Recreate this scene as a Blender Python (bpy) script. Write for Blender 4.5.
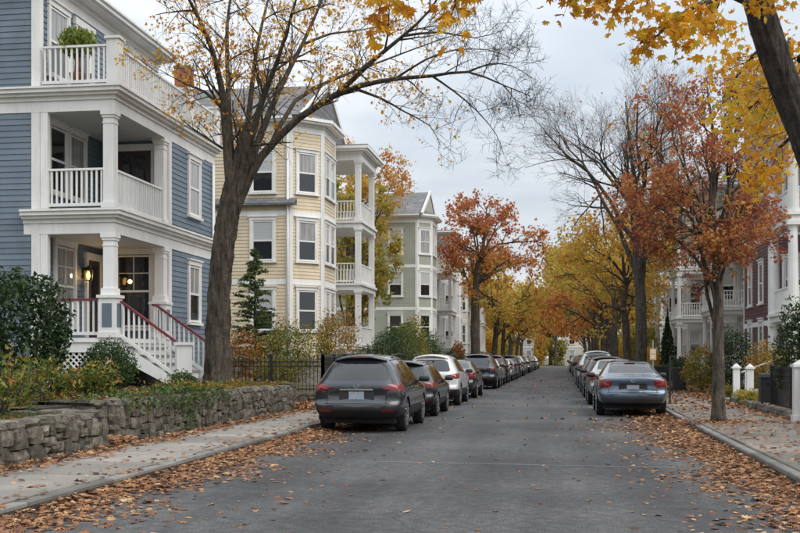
import bpy, bmesh, math, random
import numpy as np
from mathutils import Vector, Matrix
R = math.radians
scene = bpy.context.scene
for o in list(bpy.data.objects): bpy.data.objects.remove(o)
C = scene.collection

# ---------------------------------------------------------------- camera
YAW = R(8.4); CAMH = 1.55; FPX = 1100.0; HORIZON = 357.0
cam_d = bpy.data.cameras.new('camera'); cam = bpy.data.objects.new('camera', cam_d); C.objects.link(cam)
cam.location = (0, 0, CAMH); cam.rotation_euler = (R(90), 0, YAW)
cam_d.sensor_width = 36; cam_d.lens = 36*FPX/800; cam_d.shift_y = (HORIZON-266.5)/800
cam_d.clip_start = 0.1; cam_d.clip_end = 3000
scene.camera = cam

# ---------------------------------------------------------------- world: overcast sky
SUN_EL = 48; SUN_AZ = 118          # azimuth measured from +Y towards +X
w = bpy.data.worlds.new('World'); scene.world = w; w.use_nodes = True
nt = w.node_tree; nt.nodes.clear()
def N(t, typ, **kw):
    n = t.nodes.new(typ)
    for k, v in kw.items():
        if k in n.inputs: n.inputs[k].default_value = v
        else: setattr(n, k, v)
    return n
sky = N(nt, 'ShaderNodeTexSky'); sky.sky_type = 'NISHITA'; sky.sun_disc = False
sky.sun_elevation = R(SUN_EL); sky.sun_rotation = R(SUN_AZ); sky.air_density = 1.0; sky.dust_density = 2.0
bg1 = N(nt, 'ShaderNodeBackground'); bg1.inputs['Strength'].default_value = 0.10
nt.links.new(sky.outputs[0], bg1.inputs['Color'])
# closed cloud deck in front of that sky
tc = N(nt, 'ShaderNodeTexCoord')
sep = N(nt, 'ShaderNodeSeparateXYZ'); nt.links.new(tc.outputs['Generated'], sep.inputs[0])
addz = N(nt, 'ShaderNodeMath', operation='ADD'); addz.inputs[1].default_value = 0.16
absz = N(nt, 'ShaderNodeMath', operation='MAXIMUM'); absz.inputs[1].default_value = 0.0
nt.links.new(sep.outputs[2], absz.inputs[0]); nt.links.new(absz.outputs[0], addz.inputs[0])
dv = N(nt, 'ShaderNodeVectorMath', operation='DIVIDE')
comb = N(nt, 'ShaderNodeCombineXYZ')
for i in range(3): nt.links.new(addz.outputs[0], comb.inputs[i])
nt.links.new(tc.outputs['Generated'], dv.inputs[0]); nt.links.new(comb.outputs[0], dv.inputs[1])
nz = N(nt, 'ShaderNodeTexNoise'); nz.inputs['Scale'].default_value = 1.1; nz.inputs['Detail'].default_value = 6; nz.inputs['Roughness'].default_value = 0.55; nz.inputs['Distortion'].default_value = 0.3
nt.links.new(dv.outputs[0], nz.inputs['Vector'])
rp = N(nt, 'ShaderNodeValToRGB'); e = rp.color_ramp.elements
e[0].position = 0.32; e[0].color = (0.53, 0.595, 0.67, 1); e[1].position = 0.66; e[1].color = (0.80, 0.825, 0.86, 1)
nt.links.new(nz.outputs['Fac'], rp.inputs[0])
# an overcast sky is brighter overhead than at the horizon (CIE overcast luminance)
grad = N(nt, 'ShaderNodeMath', operation='MULTIPLY_ADD'); grad.inputs[1].default_value = 1.05; grad.inputs[2].default_value = 0.72
nt.links.new(absz.outputs[0], grad.inputs[0])
bg2 = N(nt, 'ShaderNodeBackground'); nt.links.new(rp.outputs[0], bg2.inputs['Color']); nt.links.new(grad.outputs[0], bg2.inputs['Strength'])
mixw = N(nt, 'ShaderNodeMixShader'); mixw.inputs[0].default_value = 0.93
nt.links.new(bg1.outputs[0], mixw.inputs[1]); nt.links.new(bg2.outputs[0], mixw.inputs[2])
wo = N(nt, 'ShaderNodeOutputWorld'); nt.links.new(mixw.outputs[0], wo.inputs['Surface'])

# ---------------------------------------------------------------- sun behind the clouds
sd = bpy.data.lights.new('sun', 'SUN'); sd.energy = 1.5; sd.angle = R(55); sd.color = (1, 0.96, 0.9)
so = bpy.data.objects.new('sun', sd); C.objects.link(so)
sv = Vector((math.sin(R(SUN_AZ))*math.cos(R(SUN_EL)), math.cos(R(SUN_AZ))*math.cos(R(SUN_EL)), math.sin(R(SUN_EL))))
so.rotation_euler = sv.to_track_quat('Z', 'Y').to_euler(); so.location = (20, -10, 40)
vs = scene.view_settings; vs.view_transform = 'Standard'; vs.look = 'None'; vs.exposure = 0.42; vs.gamma = 1.0; vs.use_curve_mapping = False

# ---------------------------------------------------------------- survey helpers: photo measurements -> places in the street
SA, CA = math.sin(YAW), math.cos(YAW)
def P(px, py, D):
    u = (px-400)/FPX; v = (HORIZON-py)/FPX
    return Vector((D*(-SA+u*CA), D*(CA+u*SA), CAMH+D*v))
def onX(px, X):                       # Y where the plane X is seen at column px
    u = (px-400)/FPX
    return X*(CA+u*SA)/(-SA+u*CA)

# ---------------------------------------------------------------- materials
MATS = {}
def newmat(name):
    m = bpy.data.materials.new(name); m.use_nodes = True
    t = m.node_tree; b = t.nodes['Principled BSDF']
    MATS[name] = m
    return m, t, b
def L(t, a, b): t.links.new(a, b)
def ramp(t, stops):
    n = t.nodes.new('ShaderNodeValToRGB'); cr = n.color_ramp
    while len(cr.elements) < len(stops): cr.elements.new(0.5)
    for el, (p, c) in zip(cr.elements, stops):
        el.position = p; el.color = (*c, 1) if len(c) == 3 else c
    return n
def noise(t, scale, detail=4, rough=0.55, vec=None, stretch=None, dist=0):
    n = t.nodes.new('ShaderNodeTexNoise'); n.inputs['Scale'].default_value = scale
    n.inputs['Detail'].default_value = detail; n.inputs['Roughness'].default_value = rough; n.inputs['Distortion'].default_value = dist
    if vec is None:
        g = t.nodes.new('ShaderNodeNewGeometry'); vec = g.outputs['Position']
    if stretch:
        mp = t.nodes.new('ShaderNodeMapping'); mp.inputs['Scale'].default_value = stretch
        L(t, vec, mp.inputs['Vector']); vec = mp.outputs[0]
    L(t, vec, n.inputs['Vector'])
    return n
def mixc(t, fac, a, b, mode='MIX'):
    n = t.nodes.new('ShaderNodeMix'); n.data_type = 'RGBA'; n.blend_type = mode
    for s, v in ((n.inputs[0], fac), (n.inputs[6], a), (n.inputs[7], b)):
        if isinstance(v, (int, float)): s.default_value = v
        elif isinstance(v, tuple): s.default_value = (*v, 1)
        else: L(t, v, s)
    return n.outputs[2]
def bump(t, b, h, strength=0.3, dist=0.02):
    n = t.nodes.new('ShaderNodeBump'); n.inputs['Strength'].default_value = strength; n.inputs['Distance'].default_value = dist
    L(t, h, n.inputs['Height']); L(t, n.outputs[0], b.inputs['Normal'])
def lv(c, f): return tuple(min(1, x*f) for x in c)
def paint(name, col, rough=0.55, var=0.16, grime=0.25, rnd=0.06):
    """weathered house paint: soft mottling, streaky grime, small difference between pieces"""
    m, t, b = newmat(name)
    n1 = noise(t, 1.3, 4); r1 = ramp(t, [(0.3, lv(col, 1-var)), (0.7, lv(col, 1+var*0.6))]); L(t, n1.outputs[0], r1.inputs[0])
    n2 = noise(t, 6, 6, 0.65, stretch=(1, 1, 0.18)); r2 = ramp(t, [(0.5, (0, 0, 0)), (0.8, (1, 1, 1))]); L(t, n2.outputs[0], r2.inputs[0])
    g = t.nodes.new('ShaderNodeMath'); g.operation = 'MULTIPLY'; g.inputs[1].default_value = grime; L(t, r2.outputs[0], g.inputs[0])
    c = mixc(t, g.outputs[0], r1.outputs[0], (0.16*(0.5+col[0]), 0.15*(0.5+col[1]), 0.13*(0.5+col[2])))
    oi = t.nodes.new('ShaderNodeObjectInfo'); hs = t.nodes.new('ShaderNodeHueSaturation')
    ma = t.nodes.new('ShaderNodeMath'); ma.operation = 'MULTIPLY_ADD'; ma.inputs[1].default_value = 2*rnd; ma.inputs[2].default_value = 1-rnd
    L(t, oi.outputs['Random'], ma.inputs[0]); L(t, ma.outputs[0], hs.inputs['Value']); L(t, c, hs.inputs['Color'])
    L(t, hs.outputs[0], b.inputs['Base Color']); b.inputs['Roughness'].default_value = rough
    n3 = noise(t, 45, 3, stretch=(1, 1, 3)); bump(t, b, n3.outputs[0], 0.12, 0.01)
    return m
paint('white_trim', (0.77, 0.76, 0.73), 0.5, 0.08, 0.24)
paint('grey_trim', (0.42, 0.43, 0.43), 0.6, 0.08, 0.2)
paint('blue_siding', (0.142, 0.184, 0.228), 0.5, 0.16, 0.28, 0.11)
paint('cream_siding', (0.66, 0.55, 0.385), 0.55, 0.12, 0.26)
paint('green_siding', (0.335, 0.35, 0.285), 0.6, 0.1, 0.15)
paint('pale_grey_siding', (0.58, 0.585, 0.58), 0.6, 0.08, 0.15)
paint('white_siding', (0.68, 0.67, 0.64), 0.6, 0.08, 0.15)
paint('maroon_siding', (0.080, 0.025, 0.035), 0.5, 0.15, 0.1)
paint('mauve_siding', (0.30, 0.26, 0.29), 0.6, 0.12, 0.15)
paint('ivory_siding', (0.70, 0.665, 0.58), 0.6, 0.06, 0.1)
paint('tan_siding', (0.42, 0.36, 0.27), 0.6, 0.1, 0.15)
paint('red_rail', (0.17, 0.022, 0.030), 0.4, 0.15, 0.1)
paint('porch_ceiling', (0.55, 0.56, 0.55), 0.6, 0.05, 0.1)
paint('deck_grey', (0.24, 0.24, 0.24), 0.6, 0.12, 0.3)
paint('black_metal', (0.018, 0.018, 0.02), 0.4, 0.2, 0.05)
paint('dark_wood', (0.06, 0.035, 0.025), 0.35, 0.25, 0.1)
paint('foundation', (0.27, 0.26, 0.24), 0.85, 0.2, 0.4)
paint('terracotta', (0.28, 0.11, 0.06), 0.8, 0.15, 0.2)
paint('chimney_brick', (0.36, 0.125, 0.075), 0.9, 0.25, 0.3, 0.3)
paint('mortar', (0.33, 0.31, 0.28), 0.95, 0.15, 0.3)

def glassmat(name, base, rough=0.04, coat=0.0, spec=0.5, metal=0):
    m, t, b = newmat(name)
    b.inputs['Base Color'].default_value = (*base, 1); b.inputs['Roughness'].default_value = rough
    b.inputs['Specular IOR Level'].default_value = spec; b.inputs['Coat Weight'].default_value = coat; b.inputs['Coat Roughness'].default_value = 0.03
    b.inputs['Metallic'].default_value = metal
    n = noise(t, 2.2, 2); bump(t, b, n.outputs[0], 0.10, 0.05)
    return m
glassmat('window_glass', (0.014, 0.016, 0.018), 0.03, 0, 1.0)
glassmat('car_glass', (0.008, 0.009, 0.01), 0.02, 0, 1.0)
def blindmat(name, col, lines):
    m, t, b = newmat(name)
    wv = t.nodes.new('ShaderNodeTexWave'); wv.bands_direction = 'Z' if lines == 'Z' else 'DIAGONAL'
    wv.inputs['Scale'].default_value = 6 if lines == 'Z' else 4; wv.inputs['Distortion'].default_value = 0 if lines == 'Z' else 1.5
    g = t.nodes.new('ShaderNodeNewGeometry'); L(t, g.outputs['Position'], wv.inputs['Vector'])
    r = ramp(t, [(0, lv(col, 0.72)), (0.6, col)]); L(t, wv.outputs[0], r.inputs[0]); L(t, r.outputs[0], b.inputs['Base Color'])
    b.inputs['Roughness'].default_value = 0.6; b.inputs['Coat Weight'].default_value = 1; b.inputs['Coat Roughness'].default_value = 0.03
def curtainmat(name, col):
    m, t, b = newmat(name); n = noise(t, 11, 3, 0.6, stretch=(1, 1, 0.06)); r = ramp(t, [(0.3, lv(col, .45)), (0.62, col)]); L(t, n.outputs[0], r.inputs[0]); L(t, r.outputs[0], b.inputs['Base Color'])
    b.inputs['Roughness'].default_value = 0.7; b.inputs['Coat Weight'].default_value = 1; b.inputs['Coat Roughness'].default_value = 0.03
blindmat('pane_blind', (0.50, 0.51, 0.50), 'Z')
curtainmat('pane_curtain', (0.36, 0.36, 0.35))

# asphalt
m, t, b = newmat('asphalt')
n1 = noise(t, 0.35, 5, 0.6); r1 = ramp(t, [(0.3, (0.032, 0.032, 0.034)), (0.7, (0.080, 0.079, 0.078))]); L(t, n1.outputs[0], r1.inputs[0])
n2 = noise(t, 48, 4, 0.8); r2 = ramp(t, [(0.36, (0.25, 0.25, 0.25)), (0.5, (0.95, 0.95, 0.95)), (0.66, (2.2, 2.15, 2.1))]); L(t, n2.outputs[0], r2.inputs[0])
c = mixc(t, 0.85, r1.outputs[0], r2.outputs[0], 'MULTIPLY')
n4 = noise(t, 1.1, 4, 0.5, stretch=(1, 0.09, 1)); r4 = ramp(t, [(0.35, (0.60, 0.60, 0.61)), (0.65, (1.42, 1.40, 1.38))]); L(t, n4.outputs[0], r4.inputs[0])
c = mixc(t, 0.8, c, r4.outputs[0], 'MULTIPLY')
n6 = noise(t, 7, 10, 0.8); r6 = ramp(t, [(0.36, (0.45,)*3), (0.5, (1,)*3), (0.64, (1.75, 1.72, 1.68))]); L(t, n6.outputs[0], r6.inputs[0])
c = mixc(t, 0.9, c, r6.outputs[0], 'MULTIPLY')
gpos = t.nodes.new('ShaderNodeNewGeometry')
nd = noise(t, 1.2, 3); vm = t.nodes.new('ShaderNodeVectorMath'); vm.operation = 'MULTIPLY_ADD'; vm.inputs[1].default_value = (0.8, 0.8, 0.8)
L(t, nd.outputs['Color'], vm.inputs[0]); L(t, gpos.outputs['Position'], vm.inputs[2])
vo = t.nodes.new('ShaderNodeTexVoronoi'); vo.feature = 'DISTANCE_TO_EDGE'; vo.inputs['Scale'].default_value = 0.33; L(t, vm.outputs[0], vo.inputs['Vector'])
r3 = ramp(t, [(0.0, (1, 1, 1)), (0.010, (0, 0, 0))]); L(t, vo.outputs['Distance'], r3.inputs[0])
n5 = noise(t, 0.5, 2); r5 = ramp(t, [(0.42, (0, 0, 0)), (0.55, (0.85, 0.85, 0.85))]); L(t, n5.outputs[0], r5.inputs[0])
cf = t.nodes.new('ShaderNodeMath'); cf.operation = 'MULTIPLY'; L(t, r3.outputs[0], cf.inputs[0]); L(t, r5.outputs[0], cf.inputs[1])
c = mixc(t, cf.outputs[0], c, (0.025, 0.025, 0.026))
L(t, c, b.inputs['Base Color']); b.inputs['Roughness'].default_value = 0.78
bump(t, b, n2.outputs[0], 0.35, 0.008)

def rough_mineral(name, c0, c1, scale, speck=(40, 0.5), bmp=0.4, rnd=0.12, rough=0.9, moss=None):
    m, t, b = newmat(name)
    n1 = noise(t, scale, 6, 0.6); r1 = ramp(t, [(0.28, c0), (0.72, c1)]); L(t, n1.outputs[0], r1.inputs[0])
    n2 = noise(t, speck[0], 4, 0.7); r2 = ramp(t, [(0.3, (1-speck[1],)*3), (0.7, (1+speck[1]*0.7,)*3)]); L(t, n2.outputs[0], r2.inputs[0])
    c = mixc(t, 0.8, r1.outputs[0], r2.outputs[0], 'MULTIPLY')
    if moss:
        n3 = noise(t, 2.6, 5, 0.65); r3 = ramp(t, [(0.52, (0, 0, 0)), (0.66, (0.8, 0.8, 0.8))]); L(t, n3.outputs[0], r3.inputs[0])
        c = mixc(t, r3.outputs[0], c, moss)
    oi = t.nodes.new('ShaderNodeObjectInfo'); hs = t.nodes.new('ShaderNodeHueSaturation')
    ma = t.nodes.new('ShaderNodeMath'); ma.operation = 'MULTIPLY_ADD'; ma.inputs[1].default_value = 2*rnd; ma.inputs[2].default_value = 1-rnd
    L(t, oi.outputs['Random'], ma.inputs[0]); L(t, ma.outputs[0], hs.inputs['Value']); L(t, c, hs.inputs['Color'])
    L(t, hs.outputs[0], b.inputs['Base Color']); b.inputs['Roughness'].default_value = rough
    bump(t, b, n2.outputs[0], bmp, 0.02)
    return m
rough_mineral('concrete', (0.19, 0.17, 0.148), (0.32, 0.29, 0.255), 0.9, (30, 0.35), 0.3, 0.16)
rough_mineral('brown_concrete', (0.125, 0.108, 0.09), (0.25, 0.22, 0.185), 0.8, (26, 0.4), 0.3, 0.16)
rough_mineral('kerb_granite', (0.13, 0.123, 0.112), (0.25, 0.238, 0.215), 2, (60, 0.4), 0.3, 0.28)
rough_mineral('wall_stone', (0.055, 0.047, 0.037), (0.225, 0.195, 0.152), 7, (20, 0.7), 1.0, 0.38, 0.92, (0.07, 0.072, 0.042))
rough_mineral('wall_mortar', (0.028, 0.025, 0.02), (0.06, 0.054, 0.045), 6, (40, 0.4), 0.6)
rough_mineral('soil', (0.045, 0.032, 0.02), (0.11, 0.085, 0.05), 2.2, (25, 0.5), 0.8)
rough_mineral('lawn_earth', (0.055, 0.055, 0.022), (0.13, 0.105, 0.05), 1.4, (25, 0.5), 0.8)
rough_mineral('bark', (0.05, 0.039, 0.029), (0.135, 0.108, 0.08), 5, (22, 0.5), 0.9, 0.15, 0.95, (0.085, 0.085, 0.06))
rough_mineral('dark_bark', (0.028, 0.023, 0.02), (0.085, 0.07, 0.058), 5, (22, 0.5), 0.9, 0.15, 0.95)
rough_mineral('stone_step', (0.20, 0.195, 0.18), (0.33, 0.32, 0.29), 2, (40, 0.35), 0.3)
# bark furrows: replace the bump of both barks by tall ridged noise
for nm in ('bark', 'dark_bark'):
    t = MATS[nm].node_tree; b = t.nodes['Principled BSDF']
    nn = noise(t, 15, 5, 0.65, stretch=(1, 1, 0.14)); bump(t, b, nn.outputs[0], 1.0, 0.08)
    rr = ramp(t, [(0.36, (0.30, 0.28, 0.26)), (0.52, (1, 1, 1)), (0.68, (1.35, 1.33, 1.28))]); L(t, nn.outputs[0], rr.inputs[0])
    src = b.inputs['Base Color'].links[0].from_socket
    L(t, mixc(t, 0.9, src, rr.outputs[0], 'MULTIPLY'), b.inputs['Base Color'])
# roof shingles: dark courses
m, t, b = newmat('roof_shingle')
br = t.nodes.new('ShaderNodeTexBrick'); br.inputs['Scale'].default_value = 1; br.inputs['Mortar Size'].default_value = 0.008
br.inputs['Brick Width'].default_value = 0.3; br.inputs['Row Height'].default_value = 0.13
br.inputs['Color1'].default_value = (0.13, 0.13, 0.135, 1); br.inputs['Color2'].default_value = (0.19, 0.19, 0.19, 1); br.inputs['Mortar'].default_value = (0.06, 0.06, 0.06, 1)
g = t.nodes.new('ShaderNodeNewGeometry'); sx = t.nodes.new('ShaderNodeSeparateXYZ'); cx = t.nodes.new('ShaderNodeCombineXYZ')
L(t, g.outputs['Position'], sx.inputs[0]); L(t, sx.outputs[0], cx.inputs[0]); L(t, sx.outputs[2], cx.inputs[1]); L(t, cx.outputs[0], br.inputs['Vector'])
n1 = noise(t, 1.0, 4); c = mixc(t, 0.5, br.outputs[0], n1.outputs[0], 'OVERLAY')
L(t, c, b.inputs['Base Color']); b.inputs['Roughness'].default_value = 0.9; bump(t, b, br.outputs['Fac'], -0.4, 0.02)

def leafmat(name, stops, trans=0.35, rough=0.55):
    m, t, b = newmat(name)
    at = t.nodes.new('ShaderNodeAttribute'); at.attribute_name = 'tint'
    oi = t.nodes.new('ShaderNodeObjectInfo')
    ad = t.nodes.new('ShaderNodeMath'); ad.operation = 'ADD'
    fr = t.nodes.new('ShaderNodeMath'); fr.operation = 'FRACT'
    L(t, at.outputs['Fac'], ad.inputs[0]); L(t, oi.outputs['Random'], ad.inputs[1]); L(t, ad.outputs[0], fr.inputs[0])
    if name.startswith('one_'): src = fr.outputs[0]
    else: src = at.outputs['Fac']
    r = ramp(t, stops); L(t, src, r.inputs[0])
    n = noise(t, 18, 3); rr = ramp(t, [(0.3, (0.78,)*3), (0.7, (1.15,)*3)]); L(t, n.outputs[0], rr.inputs[0])
    c = mixc(t, 0.8, r.outputs[0], rr.outputs[0], 'MULTIPLY')
    L(t, c, b.inputs['Base Color']); b.inputs['Roughness'].default_value = rough; b.inputs['Specular IOR Level'].default_value = 0.3
    if trans:
        tr = t.nodes.new('ShaderNodeBsdfTranslucent'); L(t, c, tr.inputs['Color'])
        mx = t.nodes.new('ShaderNodeMixShader'); mx.inputs[0].default_value = trans
        out = [n_ for n_ in t.nodes if n_.type == 'OUTPUT_MATERIAL'][0]
        L(t, b.outputs[0], mx.inputs[1]); L(t, tr.outputs[0], mx.inputs[2]); L(t, mx.outputs[0], out.inputs['Surface'])
    return m
YEL = [(0.0, (0.46, 0.17, 0.012)), (0.3, (0.68, 0.31, 0.020)), (0.65, (0.78, 0.43, 0.035)), (0.92, (0.70, 0.47, 0.05)), (1.0, (0.46, 0.42, 0.06))]
leafmat('yellow_leaf', YEL, 0.45); leafmat('one_yellow_leaf', YEL, 0.45)
leafmat('rust_leaf', [(0.0, (0.20, 0.055, 0.045)), (0.35, (0.37, 0.105, 0.06)), (0.65, (0.50, 0.175, 0.07)), (0.88, (0.58, 0.27, 0.085)), (1.0, (0.6, 0.36, 0.09))], 0.5)
leafmat('orange_leaf', [(0.0, (0.40, 0.115, 0.05)), (0.4, (0.58, 0.22, 0.06)), (0.75, (0.66, 0.36, 0.075)), (1.0, (0.62, 0.44, 0.085))], 0.55)
leafmat('gold_leaf', [(0.0, (0.48, 0.23, 0.05)), (0.35, (0.66, 0.40, 0.065)), (0.7, (0.66, 0.48, 0.085)), (1.0, (0.36, 0.34, 0.07))], 0.55)
leafmat('olive_leaf', [(0.0, (0.14, 0.14, 0.04)), (0.4, (0.28, 0.25, 0.055)), (0.75, (0.48, 0.38, 0.07)), (1.0, (0.60, 0.40, 0.065))], 0.5)
leafmat('green_leaf', [(0.0, (0.028, 0.055, 0.016)), (0.5, (0.055, 0.10, 0.025)), (0.85, (0.10, 0.145, 0.035)), (1.0, (0.18, 0.19, 0.05))], 0.25, 0.45)
leafmat('dark_green_leaf', [(0.0, (0.020, 0.040, 0.014)), (0.5, (0.036, 0.066, 0.022)), (1.0, (0.075, 0.105, 0.035))], 0.2, 0.42)
leafmat('mixed_leaf', [(0.0, (0.055, 0.09, 0.02)), (0.35, (0.13, 0.16, 0.03)), (0.6, (0.34, 0.26, 0.04)), (0.8, (0.42, 0.17, 0.035)), (1.0, (0.26, 0.06, 0.03))], 0.3)
leafmat('fern_leaf', [(0.0, (0.12, 0.19, 0.03)), (1.0, (0.30, 0.34, 0.07))], 0.35)
leafmat('fallen_leaf', [(0.0, (0.085, 0.045, 0.03)), (0.25, (0.19, 0.09, 0.048)), (0.55, (0.32, 0.15, 0.072)), (0.85, (0.44, 0.225, 0.10)), (1.0, (0.56, 0.38, 0.20))], 0.15, 0.8)
leafmat('grass_blade', [(0.0, (0.055, 0.075, 0.02)), (0.6, (0.11, 0.125, 0.03)), (1.0, (0.22, 0.19, 0.07))], 0.2)
leafmat('one_large_leaf', [(0.0, (0.10, 0.12, 0.025)), (0.4, (0.30, 0.25, 0.04)), (0.7, (0.50, 0.30, 0.04)), (1.0, (0.44, 0.15, 0.03))], 0.3)
# lamp
m, t, b = newmat('lantern_glow'); b.inputs['Base Color'].default_value = (0.9, 0.6, 0.25, 1)
b.inputs['Emission Color'].default_value = (1.0, 0.55, 0.15, 1); b.inputs['Emission Strength'].default_value = 2.6
# car materials
def carpaint(name, col, metal=0.35, rough=0.35):
    m, t, b = newmat(name)
    n1 = noise(t, 2.2, 5, 0.6); r1 = ramp(t, [(0.35, (0.90,)*3), (0.7, (1.08,)*3)]); L(t, n1.outputs[0], r1.inputs[0])
    c = mixc(t, 1.0, col, r1.outputs[0], 'MULTIPLY')
    # road film on the lower body
    tc = t.nodes.new('ShaderNodeTexCoord'); sz = t.nodes.new('ShaderNodeSeparateXYZ'); L(t, tc.outputs['Object'], sz.inputs[0])
    r2 = ramp(t, [(0.25, (0.55,)*3), (0.75, (0.0,)*3)]); L(t, sz.outputs[2], r2.inputs[0])
    c = mixc(t, r2.outputs[0], c, (0.085, 0.078, 0.07))
    L(t, c, b.inputs['Base Color']); b.inputs['Metallic'].default_value = metal; b.inputs['Roughness'].default_value = rough
    b.inputs['Coat Weight'].default_value = 1.0; b.inputs['Coat Roughness'].default_value = 0.03; b.inputs['Coat IOR'].default_value = 1.6
carpaint('paint_graphite', (0.030, 0.034, 0.041), 0.5, 0.28); carpaint('paint_black', (0.014, 0.014, 0.016)); carpaint('paint_white', (0.66, 0.66, 0.65), 0)
carpaint('paint_silver', (0.40, 0.41, 0.42), 0.6); carpaint('paint_steel_blue', (0.10, 0.145, 0.20), 0.5, 0.28); carpaint('paint_navy', (0.022, 0.028, 0.05)); carpaint('paint_red', (0.20, 0.015, 0.018), 0.2)
carpaint('paint_grey', (0.13, 0.135, 0.14), 0.5)
def simple(name, col, rough=0.5, metal=0, coat=0):
    m, t, b = newmat(name); n1 = noise(t, 9, 4); r1 = ramp(t, [(0.3, lv(col, 0.85)), (0.7, lv(col, 1.12))]); L(t, n1.outputs[0], r1.inputs[0])
    L(t, r1.outputs[0], b.inputs['Base Color']); b.inputs['Roughness'].default_value = rough; b.inputs['Metallic'].default_value = metal
    b.inputs['Coat Weight'].default_value = coat
simple('black_plastic', (0.022, 0.022, 0.023), 0.6); simple('tyre_rubber', (0.018, 0.018, 0.018), 0.85); simple('alloy', (0.45, 0.45, 0.46), 0.3, 0.9)
simple('tail_red', (0.19, 0.006, 0.008), 0.10, 0, 1); simple('chrome', (0.62, 0.63, 0.64), 0.15, 1); simple('plate_pale', (0.30, 0.34, 0.40), 0.4)
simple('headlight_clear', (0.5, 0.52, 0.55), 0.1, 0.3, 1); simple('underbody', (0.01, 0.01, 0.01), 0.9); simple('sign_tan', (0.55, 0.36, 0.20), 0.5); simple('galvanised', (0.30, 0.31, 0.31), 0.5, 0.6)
simple('bin_black', (0.02, 0.021, 0.022), 0.5); simple('sign_white', (0.7, 0.7, 0.68), 0.5); simple('worn_line', (0.22, 0.215, 0.21), 0.8)
# ---------------------------------------------------------------- mesh helpers
class MB:
    def __init__(s): s.v = []; s.f = []
    def add(s, vs, fs):
        k = len(s.v); s.v.extend(vs); s.f.extend([tuple(i+k for i in f) for f in fs]); return s
    def box(s, x0, x1, y0, y1, z0, z1):
        return s.add([(x0,y0,z0),(x1,y0,z0),(x1,y1,z0),(x0,y1,z0),(x0,y0,z1),(x1,y0,z1),(x1,y1,z1),(x0,y1,z1)],
                     [(0,3,2,1),(4,5,6,7),(0,1,5,4),(1,2,6,5),(2,3,7,6),(3,0,4,7)])
    def bar(s, a, b, w, h, up=(0,0,1)):           # box beam from a to b, w across, h tall
        a = Vector(a); b = Vector(b); d = (b-a).normalized(); u = Vector(up)
        sd = d.cross(u)
        if sd.length < 1e-4: sd = d.cross(Vector((1,0,0)))
        sd.normalize(); u = sd.cross(d).normalized(); sd *= w/2; u *= h/2
        vs = [p+q for p in (a, b) for q in (-sd-u, sd-u, sd+u, -sd+u)]
        return s.add([tuple(v) for v in vs], [(3,2,1,0),(4,5,6,7),(0,1,5,4),(1,2,6,5),(2,3,7,6),(3,0,4,7)])
    def tube(s, pts, rad, n=6, cap=True):
        pts = [Vector(p) for p in pts]; k0 = len(s.v); ref = None
        for i, p in enumerate(pts):
            d = (pts[min(i+1, len(pts)-1)]-pts[max(i-1, 0)]).normalized()
            if ref is None:
                ref = d.cross(Vector((0,0,1)) if abs(d.z) < 0.9 else Vector((1,0,0))).normalized()
            else:
                ref = (ref-d*ref.dot(d))
                ref = ref.normalized() if ref.length > 1e-5 else d.orthogonal().normalized()
            q = d.cross(ref)
            for j in range(n):
                a = 2*math.pi*j/n; s.v.append(tuple(p+(ref*math.cos(a)+q*math.sin(a))*rad[i]))
        for i in range(len(pts)-1):
            for j in range(n):
                a = k0+i*n+j; b = k0+i*n+(j+1) % n; s.f.append((a, b, b+n, a+n))
        if cap:
            s.f.append(tuple(k0+j for j in range(n))[::-1]); s.f.append(tuple(k0+(len(pts)-1)*n+j for j in range(n)))
        return s
    def lathe(s, prof, c=(0,0,0), n=12, axis='z'):
        k0 = len(s.v)
        for r, z in prof:
            for j in range(n):
                a = 2*math.pi*j/n; p = (r*math.cos(a), r*math.sin(a), z)
                if axis == 'x': p = (p[2], p[0], p[1])
                s.v.append((c[0]+p[0], c[1]+p[1], c[2]+p[2]))
        m = len(prof)
        for i in range(m-1):
            for j in range(n):
                a = k0+i*n+j; b = k0+i*n+(j+1) % n; s.f.append((a, b, b+n, a+n))
        s.f.append(tuple(k0+j for j in range(n))[::-1]); s.f.append(tuple(k0+(m-1)*n+j for j in range(n)))
        return s
    def wbox(s, F, s0, s1, d0, d1, z0, z1):       # box in a wall frame: s along the wall, d outwards
        o, t, n = F; vs = []
        for z in (z0, z1):
            for a, b in ((s0, d0), (s1, d0), (s1, d1), (s0, d1)):
                p = o+t*a+n*b; vs.append((p.x, p.y, z))
        return s.add(vs, [(0,3,2,1),(4,5,6,7),(0,1,5,4),(1,2,6,5),(2,3,7,6),(3,0,4,7)])
    def prism(s, poly, z0, z1):
        n = len(poly); s.add([(x,y,z0) for x,y in poly]+[(x,y,z1) for x,y in poly],
              [tuple(range(n))[::-1], tuple(range(n, 2*n))]+[(i, (i+1) % n, n+(i+1) % n, n+i) for i in range(n)]); return s
    def mesh(s, name, off=(0,0,0), smooth=False):
        me = bpy.data.meshes.new(name); ox, oy, oz = off
        me.from_pydata([(x-ox, y-oy, z-oz) for x, y, z in s.v], [], s.f)
        if smooth: me.polygons.foreach_set('use_smooth', [True]*len(me.polygons))
        me.update(); return me
    def build(s, name, mat, parent=None, off=None, smooth=False, kind=None):
        if off is None: off = wloc(parent) if parent else (0,0,0)
        me = s.mesh(name, off, smooth); me.materials.append(MATS[mat])
        o = bpy.data.objects.new(name, me); C.objects.link(o); o.parent = parent
        if kind: o['kind'] = kind
        return o
def wloc(o):
    x = Vector((0,0,0))
    while o: x += o.location; o = o.parent
    return x
def empty(name, loc, label=None, cat=None, group=None, rz=0):
    o = bpy.data.objects.new(name, None); C.objects.link(o); o.location = loc; o.rotation_euler = (0,0,rz); o.empty_display_size = 0.3
    if label: tag(o, label, cat, group)
    return o
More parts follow.
